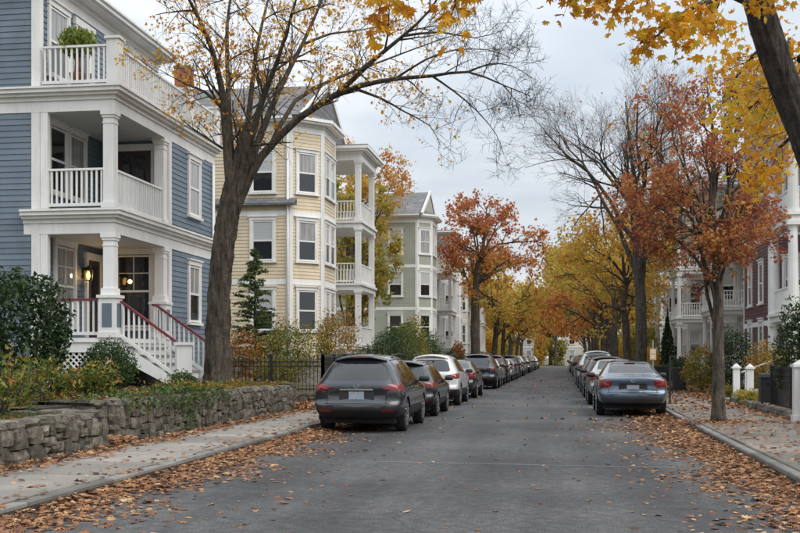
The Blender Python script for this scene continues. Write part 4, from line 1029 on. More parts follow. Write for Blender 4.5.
# --- the other street trees
street_tree('small rust-red maple with slender trunk in the right pavement', 3.36, 24.7, 8.4, 1.95, .135, 'rust_leaf', 16000, 35, 1.95, leaf=.05, kind='maple_low', limbs=22, levels=((1.25,.9,.6),(7,5,3)), fork=2.3, name='red_maple', base=.6, limb_r=.36, grad=-.08, cx=-.38, elr=(-.8,1.1))
street_tree('tall bare-crowned tree with spreading limbs beyond the rust-red maple', 3.5, 51, 14.6, 4.9, .27, 'rust_leaf', 500, 42, 5.0, leaf=.07, cx=-1.2, limbs=11, levels=((1.7,1.0,.6,.38),(9,5,4,4)), bark='bark', fork=4.2, name='bare_tree', limb_r=.5)
G = 'autumn trees lining the street'
KN = {'gold_leaf': 'golden', 'orange_leaf': 'orange', 'olive_leaf': 'olive-yellow'}; ORD = ['first', 'second', 'third', 'fourth', 'fifth', 'sixth']
WH = ['past the last tan house, maroon side', 'two gardens past it, maroon side', 'near the crossing, maroon side', 'past the last tan house, cream side', 'two gardens past it, cream side', 'near the crossing, cream side', 'behind the pale grey end house', 'behind the white end house', 'beside the ivory end house', 'in the gap between the two pale end houses', 'in the gap beside the pale grey end house']
street_tree('orange-crowned tree with thick trunk in front of the pale grey house', -6.3, 81, 13.6, 4.1, .34, 'orange_leaf', 6200, 51, 5.6, leaf=.15, cx=1.5, group=G, levels=((1.5,.8,.5),(7,5,3)), base=.35, grad=.30)
street_tree('yellow tree next beyond the orange-crowned one', -6.3, 101, 11.0, 4.4, .28, 'gold_leaf', 5000, 52, 2.9, leaf=.17, cx=.9, group=G, base=.6)
far = 'far trees closing over the left kerb'
for i, (y, mt, h) in enumerate(((117,'gold_leaf',10.5),(132,'orange_leaf',10.5),(149,'gold_leaf',10.5),(168,'orange_leaf',10))):
    street_tree(f'distant {KN[mt]} street tree, {ORD[i]} beyond the yellow tree on the cream house side', -6.2, y, h, 4.8, .25, mt, 2700, 60+i, 3.0, leaf=.22, kind='quad', cx=1.2, group=far, base=.45, levels=((1.5,.8),(7,6)))
street_tree('gold tree with dark trunk right behind the bare-crowned tree', 3.5, 61, 9.6, 3.6, .22, 'gold_leaf', 5000, 71, 3.0, leaf=.13, cx=-.4, group=G, base=.4, levels=((1.5,.8,.5),(7,5,3)))
street_tree('orange-gold tree beside the white porch house', 3.5, 73, 10.5, 4.2, .24, 'gold_leaf', 4500, 72, 3.0, leaf=.15, cx=-.6, group=G, base=.7)
far = 'far trees closing over the right kerb'
for i, (y, mt, h) in enumerate(((86,'orange_leaf',10.5),(99,'olive_leaf',12.5),(114,'orange_leaf',11.5),(130,'olive_leaf',11.5),(150,'orange_leaf',10),(170,'orange_leaf',10))):
    street_tree(f'distant {KN[mt]} street tree, {ORD[i]} beyond the orange-gold tree on the maroon house side', 3.6, y, h, 4.9, .25, mt, 2700, 80+i, 3.0, leaf=.22, kind='quad', cx=-1.3, group=far, base=.5, levels=((1.5,.8),(7,6)))
bgt = 'trees standing behind the houses'
street_tree('olive-gold tree between the cream house and the sage green house', -11.4, 60, 12.6, 2.7, .24, 'olive_leaf', 6500, 91, 1.8, leaf=.14, group=bgt, base=.6, levels=((1.5,.8,.5),(7,5,3)), name='garden_tree', z0=.2)
street_tree('orange tree rising behind the cream house porch', -13.6, 70, 16.6, 3.9, .28, 'orange_leaf', 5500, 92, 6, leaf=.14, group=bgt, base=.75, grad=.2, name='garden_tree', z0=.2)
street_tree('red-topped tree behind the roof of the pale grey house', -11.2, 108, 15.5, 4.2, .3, 'orange_leaf', 5500, 93, 6, leaf=.2, group=bgt, base=.15, name='garden_tree', z0=.2)
for i, (x, y, mt) in enumerate(((9, 122, 'gold_leaf'), (10, 140, 'orange_leaf'), (9, 160, 'gold_leaf'), (-12, 130, 'orange_leaf'), (-12, 150, 'gold_leaf'), (-13, 172, 'orange_leaf'), (-6, 216, 'orange_leaf'), (10, 220, 'gold_leaf'), (-2.2, 208, 'olive_leaf'), (3.8, 224, 'orange_leaf'), (-4.4, 213, 'gold_leaf'))):
    street_tree(f'distant {KN[mt]} garden tree {WH[i]}', x, y, 13, 5.5, .3, mt, 3000, 100+i, 2.5, leaf=.3, kind='quad', group='background trees at the far end', base=.45, levels=((1.5,.8),(6,4)), name='garden_tree')
street_tree('slim bare tree at the far crossing', -1.2, 199, 12, 3.5, .22, 'rust_leaf', 0, 120, 4, levels=((1.5,.9,.5),(7,5,4)), name='bare_tree')

# ---------------------------------------------------------------- shrubs and garden plants
def shrub(label, x, y, z0, rx, ry, h, mat, n, leaf, seed, kind='oval', lump=.2, base=.45, name='shrub', group=None, cone=False, hollow=.5, cat='shrub', stems=7):
    rs = random.Random(seed); rng = np.random.default_rng(seed); root = empty(name, (x, y, z0), label, cat, group)
    d = rng.normal(size=(n,3)); d /= np.linalg.norm(d, axis=1, keepdims=True)
    lob = np.random.default_rng(seed+1).normal(size=(9,3)); lob /= np.linalg.norm(lob, axis=1, keepdims=True)
    bumpv = np.max(np.exp(-((d[:,None,:]-lob[None])**2).sum(2)*3.0), axis=1)
    r = (hollow+(1-hollow)*rng.random(n)**.6)*(1-lump+lump*1.7*bumpv)*(1+rng.normal(size=n)*.05)
    pos = d*r[:,None]
    if cone:
        zz = (pos[:,2]+1)/2; k = np.clip(1.05-zz, .05, 1)*1.25; pos[:,0] *= k; pos[:,1] *= k
    P_ = np.stack([x+pos[:,0]*rx, y+pos[:,1]*ry, z0+h*.5+pos[:,2]*h*.5], 1); P_[:,2] = np.maximum(P_[:,2], z0+.03)
    t = base+(bumpv-.5)*.25+rng.normal(size=n)*.2
    fr = frames(n, rng, .25)
    segs = []
    for k in range(stems):
        a = rs.uniform(0, 6.28); q = rs.uniform(.3,.8); e = (x+math.cos(a)*rx*q*(.3 if cone else 1), y+math.sin(a)*ry*q*(.3 if cone else 1), z0+h*rs.uniform(.6,.9))
        segs.append((bez((x+rs.uniform(-.05,.05), y+rs.uniform(-.05,.05), z0-.03), e, (0,0,.1*h), 4, rs, .02), [.025,.02,.015,.01,.006], 4))
    build_segs('stems', segs, 'bark', root); scatter('foliage', kind, P_, fr, leaf*rng.uniform(.6,1.2,n), t, mat, root)
    return root
shrub('big dark rhododendron bush at the corner of the blue house', -10.7, 20.6, .75, 1.15, 1.1, 2.55, 'dark_green_leaf', 5200, .075, 1, lump=.16, base=.35)
shrub('round clipped boxwood in front of the porch lattice', -9.45, 22.0, .78, .62, .6, 1.15, 'green_leaf', 3600, .038, 2, lump=.1, base=.35)
shrub('scraggly yellowing hydrangea behind the low stone wall', -8.25, 15.2, .6, .7, 1.0, 1.05, 'mixed_leaf', 470, .065, 3, lump=.4, base=.32, hollow=.2)
shrub('russet and yellow shrub beside the rhododendron', -8.9, 17.9, .7, .75, .8, 1.05, 'mixed_leaf', 460, .065, 4, lump=.4, base=.42, hollow=.2)
shrub('yellow-green perennial clump near the garden path gap', -8.3, 18.6, .75, .55, .6, .75, 'mixed_leaf', 800, .06, 5, lump=.4, base=.35, hollow=.2)
shrub('straggly yellow-green plant at the top of the garden path steps', -8.9, 16.95, .72, .5, .55, .6, 'mixed_leaf', 420, .055, 55, lump=.4, base=.3, hollow=.2)
shrub('low dark green ground shrub beneath the rhododendron', -9.4, 18.9, .75, .7, .8, .7, 'green_leaf', 1400, .05, 6, lump=.3, base=.3)
shrub('leafy green clump at the foot of the front steps', -8.1, 22.6, .78, .45, .8, .26, 'mixed_leaf', 420, .04, 7, lump=.35, base=.2)
shrub('small ferny clump between boxwood and maple', -8.6, 24.2, .78, .4, .5, .45, 'green_leaf', 700, .045, 8, lump=.35, base=.6)
def conifer(label, x, y, z0, h, rad, seed, mat='green_leaf'):
    """open young conifer: whorls of drooping feathery branches round a straight stem"""
    rs = random.Random(seed); rng = np.random.default_rng(seed); root = empty('conifer_tree', (x, y, z0), label, 'tree')
    MB().tube([(x, y, z0-.05), (x+.03, y, z0+h*.5), (x, y, z0+h)], [.06, .04, .008], 7).build('trunk', 'bark', root, smooth=True)
    segs = []; pts = []
    for k in range(150):
        t = (k+rs.random())/150; z = z0+h*(.06+.92*t); ln = rad*(1-t)**.8*rs.uniform(.6, 1.12)+.06; a = rs.uniform(0, 6.28)
        e = Vector((x+math.cos(a)*ln, y+math.sin(a)*ln, z+ln*rs.uniform(-.05, .38))); bp = bez((x, y, z), e, (0, 0, .10*ln), 5, rs, .012)
        segs.append((bp, [.014, .011, .009, .007, .005, .003], 3))
        for j in range(int(6+ln*16)):
            q, d, _ = at_t(bp, rs.uniform(.15, 1)); sd_ = d.cross(Vector((0,0,1))).normalized()*rs.choice((-1,1))
            l2 = .22*ln+.08; e2 = q+(d*.7+sd_*.7+Vector((0,0,rs.uniform(-.3,.15))))*l2*rs.uniform(.4,1)
            for w_ in range(5): pts.append(q.lerp(e2, w_/5))
    build_segs('branches', segs, 'bark', root)
    pos = np.array([list(p) for p in pts]); n = len(pos); pos += rng.normal(size=(n,3))*.02
    scatter('needles', 'oval', pos, frames(n, rng, .1), .046*rng.uniform(.6,1.3,n), rng.normal(.6,.25,n), mat, root)
conifer('slender feathery conifer behind the iron fence', -10.7, 37.5, .42, 5.0, 1.35, 9)
shrub('wine-red barberry bush below the slender evergreen', -10.8, 35.2, .42, 1.2, 1.0, 2.1, 'mixed_leaf', 2600, .055, 10, base=.85, lump=.3)
shrub('arching olive shrub with orange tips behind the iron fence', -9.3, 36.6, .42, 1.4, 1.3, 2.6, 'mixed_leaf', 4200, .055, 11, base=.42, lump=.35, hollow=.3)
shrub('orange-leaved shrub against the cream house bay', -8.7, 41.5, .42, 1.1, 1.2, 3.2, 'mixed_leaf', 3400, .06, 12, base=.65, lump=.35, hollow=.3)
shrub('clipped yew by the cream house porch steps', -7.9, 44.8, .42, .8, .9, 1.7, 'dark_green_leaf', 2400, .05, 13, lump=.2)
shrub('bright green hedge bush beyond the cream house porch', -8.0, 53.5, .3, 1.0, 1.6, 3.0, 'green_leaf', 4200, .07, 14, base=.7, lump=.3)
shrub('dark yew bush beyond the cream house porch', -7.9, 49.3, .42, .9, 1.2, 2.3, 'dark_green_leaf', 3000, .06, 15, base=.5, lump=.25)
shrub('tall yellow-green shrub in front of the olive-gold tree', -8.4, 60, .22, 1.2, 2.0, 3.6, 'olive_leaf', 4200, .09, 16, base=.35, lump=.3)
shrub('green bush before the sage green house', -8.2, 67, .22, 1.0, 2.0, 2.8, 'green_leaf', 2800, .09, 17, base=.6, lump=.3)
shrub('russet bush before the pale grey house', -8.0, 84, .22, .8, 1.5, 2.5, 'mixed_leaf', 1800, .1, 18, base=.85, lump=.3)
shrub('dark bush at the corner of the pale grey house', -7.9, 78, .22, .9, 1.5, 1.8, 'dark_green_leaf', 1600, .1, 19, base=.5, lump=.3)
shrub('weedy olive shrub close behind the fence near the maple', -9.0, 34.2, .42, .9, .6, 1.3, 'olive_leaf', 1800, .05, 20, base=.25, lump=.35, hollow=.3)
# right gardens
shrub('large glossy green shrub behind the near white gatepost', 6.1, 29.0, .16, .75, .9, 2.9, 'dark_green_leaf', 4200, .065, 30, base=.55, lump=.25)
shrub('golden-orange shrub behind the black fence', 6.75, 37.6, .16, .9, 1.2, 2.0, 'mixed_leaf', 3400, .055, 31, base=.62, lump=.35, hollow=.3)
shrub('dark hedge bush beside the rust-red maple', 6.35, 43.5, .16, .95, 1.5, 2.5, 'dark_green_leaf', 3600, .06, 32, base=.5, lump=.25)
shrub('yellow-orange bush spilling out before the dark hedge bush', 5.5, 45.0, .16, .75, 1.5, 1.85, 'mixed_leaf', 3200, .06, 33, base=.52, lump=.3)
shrub('low yellow-green plant spilling onto the right pavement', 5.35, 33.2, .14, .4, .7, .5, 'olive_leaf', 1200, .05, 34, base=.55, lump=.4, hollow=.2)
shrub('low green plant by the white gate posts', 5.5, 37.5, .14, .4, .8, .55, 'olive_leaf', 1000, .05, 35, base=.3, lump=.4, hollow=.2)
shrub('tall dark cypress-like evergreen before the white porch house', 5.9, 64, .16, .6, .6, 4.0, 'dark_green_leaf', 2600, .08, 36, cone=True, base=.4, lump=.2, name='evergreen_tree', cat='tree')
shrub('dark hedge by the far white porches', 5.8, 57, .16, .7, 2.0, 1.4, 'dark_green_leaf', 2200, .08, 37, base=.45, lump=.2)
shrub('amber shrub by the far white porches', 5.9, 75, .16, .8, 1.8, 2.2, 'gold_leaf', 1800, .1, 38, base=.5, lump=.3)
hg = 'bushes in the far gardens'
for i, (x_, y_, h_, mt, lb) in enumerate(((6.6, 92, 4.2, 'olive_leaf', 'tall olive bush past the grey porch house, maroon side'), (6.8, 112, 4.6, 'gold_leaf', 'tall golden bush past the last tan house, maroon side'), (6.4, 134, 4.6, 'olive_leaf', 'tall olive bush far down the maroon side'), (6.2, 158, 4.8, 'gold_leaf', 'tall golden bush near the crossing, maroon side'), (6.0, 182, 4.5, 'olive_leaf', 'tall olive bush at the crossing, maroon side'), (-8.2, 124, 4.4, 'gold_leaf', 'tall golden bush past the last tan house, cream side'), (-8.2, 150, 4.6, 'olive_leaf', 'tall olive bush far down the cream side'), (-8.0, 178, 4.6, 'gold_leaf', 'tall golden bush near the crossing, cream side'), (-3.9, 200.5, 6.5, 'gold_leaf', 'tall golden bush across the crossing beside the pale grey end house'), (-0.9, 201.5, 5.5, 'olive_leaf', 'tall olive bush across the crossing beside the ivory end house'), (6.1, 200.8, 5.0, 'gold_leaf', 'tall golden bush across the crossing between ivory and white end houses'))):
    shrub(lb, x_, y_, -.02 if y_ > 190 else .16, 1.8, 1.6 if y_ > 190 else 4.5, h_, mt, 2200, .2, 200+i, kind='quad', lump=.4, base=.45, group=hg)
# ivy over the retaining wall
rng = np.random.default_rng(70)
iv = empty('ivy', (-7.2, 20.4, .82), 'green ivy spilling over the stone retaining wall', 'ivy'); n = 1900
yy = np.concatenate([rng.normal(20.3, .35, n//4), rng.uniform(17.6, 22.8, n-n//4)]); dens = .25+.75*np.exp(-((yy-20.3)/.45)**2)+.25*np.sin(yy*3)**2
drop = np.abs(rng.normal(size=n))*.22*dens; s = rng.uniform(-.9, .35, n)
wx = np.interp(yy, [17.5, 21, 28.5], [-7.32, -7.12, -7.0]); over = s > 0
pos = np.stack([np.where(over, wx+.05+rng.random(n)*.06, wx+s), yy, np.where(over, .84-drop*1.7, .87+rng.random(n)*.09*dens)], 1)
scatter('foliage', 'maple_low', pos, frames(n, rng, .3), .05*rng.uniform(.6,1.2,n), rng.normal(.65,.22,n), 'green_leaf', iv)
m = []
for k in range(14):
    y = rng.uniform(17.8, 22.6); m.append(([Vector((-7.6,y,.86)), Vector((-7.2,y+.1,.9)), Vector((-7.02,y+.15,.75)), Vector((-7.0,y+.2,.5))], [.008]*4, 3))
build_segs('vines', m, 'bark', iv)
n = 3400; rng = np.random.default_rng(73)
y = rng.uniform(17.6, 28.4, n); x = np.interp(y, [17.5, 21, 28.5], [-7.45, -7.3, -7.2])-np.abs(rng.normal(size=n))*.7
pat = np.clip(np.sin(y*2.1+x)+np.sin(y*.9-1)+.4, .05, 2)
scatter('ground_cover', 'oval', np.stack([x, y, .83+rng.random(n)*.13*pat], 1), frames(n, rng, .35), .042*rng.uniform(.6,1.3,n), rng.normal(.5,.26,n), 'mixed_leaf').__setitem__('label', 'mixed rust and yellow-green groundcover along the top of the retaining wall')
# grass on the lawns
n = 26000; rng = np.random.default_rng(71)
x = -7.5-np.abs(rng.normal(size=n))*1.6; y = np.concatenate([rng.uniform(17.6, 28.5, n*2//3), rng.uniform(8, 16.4, n-n*2//3)])
z = np.where(y > 17, .8, .6+.02*np.maximum(0,-8-x))+.6*(0.05*np.sin(x*1.7+y*0.6)+0.04*np.sin(y*1.3-x*0.8))
scatter('grass', 'blade', np.stack([x,y,z-.01],1), frames(n, rng, 0, axis=np.array([0,0,3.0])), rng.uniform(.05,.15,n), rng.normal(.5,.25,n), 'grass_blade').__setitem__('label', 'short tufted grass on the raised lawns')
# potted fern on the top porch of the blue house
fp = Vector((-11.55, YS+.32, F3+.0125)); fern = empty('potted_fern', fp, 'bright green potted plant on the top porch of the blue house', 'plant')
m = MB(); m.lathe([(.13, fp.z), (.19, fp.z+.36), (.2, fp.z+.4), (.16, fp.z+.39)], (fp.x, fp.y, 0), 14); m.lathe([(.09, fp.z+.39), (.06, fp.z+.9)], (fp.x, fp.y, 0), 6); m.build('pot', 'terracotta', fern, smooth=True)
n = 900; rng = np.random.default_rng(72); d = rng.normal(size=(n,3)); d /= np.linalg.norm(d,axis=1,keepdims=True); r = rng.random(n)**.5
pos = np.array([fp.x, fp.y, fp.z+1.15])+d*r[:,None]*np.array([.5,.42,.38])
scatter('fronds', 'oval', pos, frames(n, rng, .1, axis=np.array([0,0,.6])), .075*rng.uniform(.6,1.3,n), rng.normal(.5,.25,n), 'fern_leaf', fern)

# ---------------------------------------------------------------- fallen leaves
rng = np.random.default_rng(99)
def litter(name, label, comps, kind, size):
    X=[];Y=[];Z=[]
    for n, xf, yf, zf in comps:
        y = yf(n); x = xf(n, y); X.append(x); Y.append(y); Z.append(zf(n, x, y))
    pos = np.stack([np.concatenate(X), np.concatenate(Y), np.concatenate(Z)], 1); n = len(pos)
    o = scatter(name, kind, pos, frames(n, rng, .80), size*np.clip(rng.lognormal(-.12,.32,n),.35,1.7), rng.normal(.5,.3,n), 'fallen_leaf'); o['label'] = label
U = lambda a, b_: (lambda n: rng.uniform(a, b_, n))
patch = lambda y: .55+.45*np.sin(y*1.9+1.2*np.sin(y*.7))
gutL = lambda n, y: KL+np.abs(rng.normal(size=n))*(.30+.34*patch(y))
gutR = lambda n, y: KR-np.abs(rng.normal(size=n))*(.30+.34*patch(y)+.35*np.exp(-((y-24)/3.5)**2))
flat = lambda z, p: (lambda n, x, y: z+.012+rng.random(n)**2*p)
pile = lambda side: (lambda n, x, y: .012+rng.random(n)*.075*np.exp(-np.abs(x-(KL if side < 0 else KR))*2.2))
litter('leaf_litter', 'brown and tan fallen leaves drifted along both kerbs', [
    (4600, gutL, U(8, 24), pile(-1)), (6200, gutR, U(8, 27), pile(1)),
    (80, lambda n, y: rng.uniform(-5, 2.7, n), U(8, 26), flat(0, .0)), (300, lambda n, y: -5+np.abs(rng.normal(size=n))*1.5, U(9, 26), flat(0, .0)), (520, lambda n, y: 2.6-np.abs(rng.normal(size=n))*1.2, U(9, 28), flat(0, .0)),
    (260, lambda n, y: KL-np.abs(rng.normal(size=n))*.35-.02, U(8, 27), flat(.14, .0)), (130, lambda n, y: rng.uniform(-7, -5.3, n), U(8, 27), flat(.14, 0)),
    (2300, lambda n, y: -6.98+np.abs(rng.normal(size=n))*.17*(1+.6*patch(y)), U(8, 28), flat(.14, .05)), (900, lambda n, y: rng.uniform(-8.4, -6.95, n), U(16.5, 17.45), flat(.2, .06)),
    (2000, lambda n, y: -7.5-np.abs(rng.normal(size=n))*1.3, U(17.6, 28.5), flat(.83, .05)), (500, lambda n, y: -7.5-np.abs(rng.normal(size=n))*1.0, U(9, 16.3), flat(.63, .05)),
    (900, lambda n, y: rng.uniform(2.95, 5.2, n), U(12, 30), flat(.145, .0)), (900, lambda n, y: 5.2-np.abs(rng.normal(size=n))*.3, U(14, 32), flat(.145, .04)), (500, lambda n, y: 3.36+rng.normal(size=n)*.5, lambda n: 24.7+rng.normal(size=n)*.5, flat(.145, .02)),
    ], 'maple', .057)
litter('leaf_litter', 'rust fallen leaves strewn farther down the gutters and verges', [
    (4200, gutL, U(24, 62), pile(-1)), (4200, gutR, U(27, 66), pile(1)), (1500, gutL, U(62, 130), pile(-1)), (1500, gutR, U(66, 130), pile(1)),
    (300, lambda n, y: rng.uniform(-5, 2.7, n), U(26, 80), flat(0, .0)), (900, lambda n, y: rng.uniform(-7, -5.3, n), U(27, 60), flat(.14, 0)), (1500, lambda n, y: -6.98+np.abs(rng.normal(size=n))*.2, U(28, 55), flat(.14, .05)),
    (1500, lambda n, y: rng.uniform(-10, -7, n), U(28.7, 33), flat(.15, .03)), (1200, lambda n, y: rng.uniform(2.95, 5.2, n), U(30, 70), flat(.145, .0)), (1500, lambda n, y: 5.1+rng.normal(size=n)*.3, U(32, 60), flat(.145, .04)), (2000, lambda n, y: rng.uniform(5.3, 8, n), U(20, 60), flat(.17, .03)),
    ], 'quad', .085)
# ---------------------------------------------------------------- cars
def sec(y, W, zb, zs, zm, zh, zl, r6, r7, z8): return (y, [(0, zb), (.80*W, zb), (.955*W, zs), (W, zm), (.99*W, zh), (.955*W, zl), r6, r7, (0, z8)])
SUV = [sec(0.0,.80,.46,.50,.68,.88,.97,(.60,1.00),(.40,1.005),1.01), sec(.03,.885,.40,.46,.68,.89,1.00,(.67,1.04),(.45,1.05),1.055), sec(.16,.925,.30,.40,.66,.90,1.04,(.68,1.20),(.45,1.24),1.25),
       sec(.42,.935,.26,.36,.64,.90,1.05,(.64,1.475),(.44,1.575),1.605), sec(.62,.935,.24,.34,.64,.90,1.05,(.635,1.54),(.45,1.63),1.66), sec(1.3,.935,.24,.33,.64,.90,1.045,(.635,1.57),(.46,1.66),1.69),
       sec(2.2,.935,.24,.33,.64,.90,1.04,(.63,1.56),(.46,1.655),1.685), sec(2.75,.935,.24,.33,.64,.89,1.03,(.64,1.50),(.5,1.585),1.605), sec(3.45,.935,.24,.33,.64,.87,1.01,(.70,1.08),(.5,1.12),1.13),
       sec(3.62,.935,.24,.33,.64,.86,.98,(.70,1.03),(.5,1.06),1.07), sec(4.3,.91,.25,.34,.62,.82,.90,(.62,.95),(.45,.97),.98), sec(4.55,.83,.30,.38,.60,.75,.82,(.55,.85),(.4,.86),.87), sec(4.62,.70,.36,.42,.60,.70,.75,(.45,.77),(.3,.775),.78)]
SEDAN = [sec(0,.76,.44,.50,.68,.84,.93,(.58,.97),(.4,.975),.98), sec(.03,.85,.38,.45,.68,.87,.98,(.66,1.01),(.45,1.02),1.025), sec(.2,.895,.28,.38,.66,.88,.99,(.69,1.035),(.48,1.05),1.055),
         sec(.62,.91,.25,.35,.64,.88,1.0,(.69,1.045),(.5,1.07),1.075), sec(.78,.91,.24,.34,.64,.87,1.0,(.68,1.09),(.5,1.12),1.125), sec(1.35,.91,.23,.33,.63,.87,.99,(.61,1.32),(.47,1.385),1.40),
         sec(1.75,.91,.23,.33,.63,.87,.98,(.60,1.37),(.47,1.435),1.45), sec(2.4,.91,.23,.33,.63,.86,.97,(.60,1.37),(.47,1.44),1.455), sec(2.85,.91,.23,.33,.63,.85,.96,(.595,1.32),(.47,1.395),1.41),
         sec(3.6,.91,.23,.33,.62,.83,.93,(.67,.99),(.5,1.02),1.03), sec(3.76,.905,.23,.33,.62,.81,.90,(.67,.94),(.5,.97),.98), sec(4.4,.87,.24,.33,.58,.75,.82,(.6,.86),(.45,.88),.89), sec(4.7,.78,.28,.36,.55,.67,.72,(.5,.75),(.38,.76),.765), sec(4.77,.66,.33,.4,.54,.62,.66,(.42,.68),(.3,.685),.69)]
def hull(stations, dz):
    bm = bmesh.new(); rings = []
    for y, half in stations:
        pts = half+[(-x, z) for x, z in half[-2:0:-1]]; rings.append([bm.verts.new((x, y, z)) for x, z in pts])
    n = len(rings[0])
    for a, b_ in zip(rings[:-1], rings[1:]):
        for j in range(n): bm.faces.new((a[j], a[(j+1) % n], b_[(j+1) % n], b_[j]))
    bm.faces.new(rings[0][::-1]); bm.faces.new(rings[-1]); bmesh.ops.recalc_face_normals(bm, faces=bm.faces[:])
    me = bpy.data.meshes.new('cage'); bm.to_mesh(me); bm.free(); ob = bpy.data.objects.new('cage', me); C.objects.link(ob)
    md = ob.modifiers.new('s', 'SUBSURF'); md.levels = 3; md.render_levels = 3
    ev = ob.evaluated_get(bpy.context.evaluated_depsgraph_get()); bm = bmesh.new(); bm.from_mesh(ev.to_mesh())
    bpy.data.objects.remove(ob); bpy.data.meshes.remove(me)
    for v in bm.verts:
        x, y, z = v.co
        if y < .6:
            k = 1-y/.6; y -= .10*(1-min(1, abs(x/.93)**2.4))*k
            y -= .055*math.exp(-((z-.55)/.11)**4)*max(0, 1-y/.4)
            y += .025*math.exp(-((z-.80)/.10)**2)*max(0, 1-y/.3)*(1 if abs(x) < .5 else max(0, 1-(abs(x)-.5)/.12))
            v.co.y = y
        # shoulder crease and a hollow door flank
        if .5 < y < 4.2 and abs(x) > .7: v.co.x *= 1-.014*math.exp(-((z-.70)/.10)**2)+.010*math.exp(-((z-.87)/.04)**2)
    return bm
def region(bm, ax, poly, flt):
    """cut a convex outline (in the plane of axes ax) into the hull and return the faces inside"""
    i, j = ax; k = 3-i-j; cx = sum(p[0] for p in poly)/len(poly); cy = sum(p[1] for p in poly)/len(poly)
    xs = [p[0] for p in poly]; ys = [p[1] for p in poly]; m_ = .06
    for a, b_ in zip(poly, poly[1:]+poly[:1]):
        fs = [f for f in bm.faces if flt(f) and any(min(xs)-m_ < v.co[i] < max(xs)+m_ and min(ys)-m_ < v.co[j] < max(ys)+m_ for v in f.verts)]
        if not fs: continue
        no = Vector((0,0,0)); no[i] = b_[1]-a[1]; no[j] = -(b_[0]-a[0]); co = Vector((0,0,0)); co[i], co[j] = a
        gm_ = set(fs); [gm_.update(f.edges) for f in fs]; [gm_.update(f.verts) for f in fs]
        bmesh.ops.bisect_plane(bm, geom=list(gm_), plane_co=co, plane_no=no.normalized(), dist=1e-5)
    def inside(f):
        c = f.calc_center_median(); p = (c[i], c[j]); sg = None
        for a, b_ in zip(poly, poly[1:]+poly[:1]):
            s = (b_[0]-a[0])*(p[1]-a[1])-(b_[1]-a[1])*(p[0]-a[0])
            if abs(s) < 1e-9: continue
            if sg is None: sg = s > 0
            elif (s > 0) != sg: return False
        return True
    return [f for f in bm.faces if flt(f) and inside(f)]
def lift(bm, faces, name, mat, root, off=-.004):
    if not faces: return None
    bm.normal_update(); vm = {}; vs = []; fs = []
    for f in faces:
        idx = []
        for v in f.verts:
            if v not in vm: vm[v] = len(vs); vs.append(tuple(v.co+v.normal*off))
            idx.append(vm[v])
        fs.append(tuple(idx))
    me = bpy.data.meshes.new(name); me.from_pydata(vs, [], fs); me.polygons.foreach_set('use_smooth', [True]*len(fs)); me.materials.append(MATS[mat]); me.update()
    bmesh.ops.delete(bm, geom=faces, context='FACES'); o = bpy.data.objects.new(name, me); C.objects.link(o); o.parent = root; return o
def wheel_mesh(r, wd, side):
    t = MB(); h = wd/2; t.lathe([(r*.66, -h*.92), (r*.90, -h), (r*.97, -h*.9), (r, -h*.62), (r, h*.62), (r*.97, h*.9), (r*.90, h), (r*.66, h*.92)], (0,0,0), 28, 'x')
    q = MB(); o = side*h; q.lathe([(r*.67, o*.55), (r*.70, o*.96), (r*.64, o*.98), (r*.60, o*.6)], (0,0,0), 28, 'x'); q.lathe([(.05, o*.5), (.06, o*.93), (.03, o*.97)], (0,0,0), 12, 'x')
    for k in range(10):
        a = 2*math.pi*k/10; c_, s_ = math.cos(a), math.sin(a); q.bar((o*.86, .05*c_, .05*s_), (o*.90, r*.64*c_, r*.64*s_), .030, .05, up=(1,0,0))
    b = MB(); b.lathe([(r*.64, o*.2), (r*.64, o*.45)], (0,0,0), 20, 'x')
    return t.mesh('wheel', smooth=True), q.mesh('rim'), b.mesh('hub_disc')
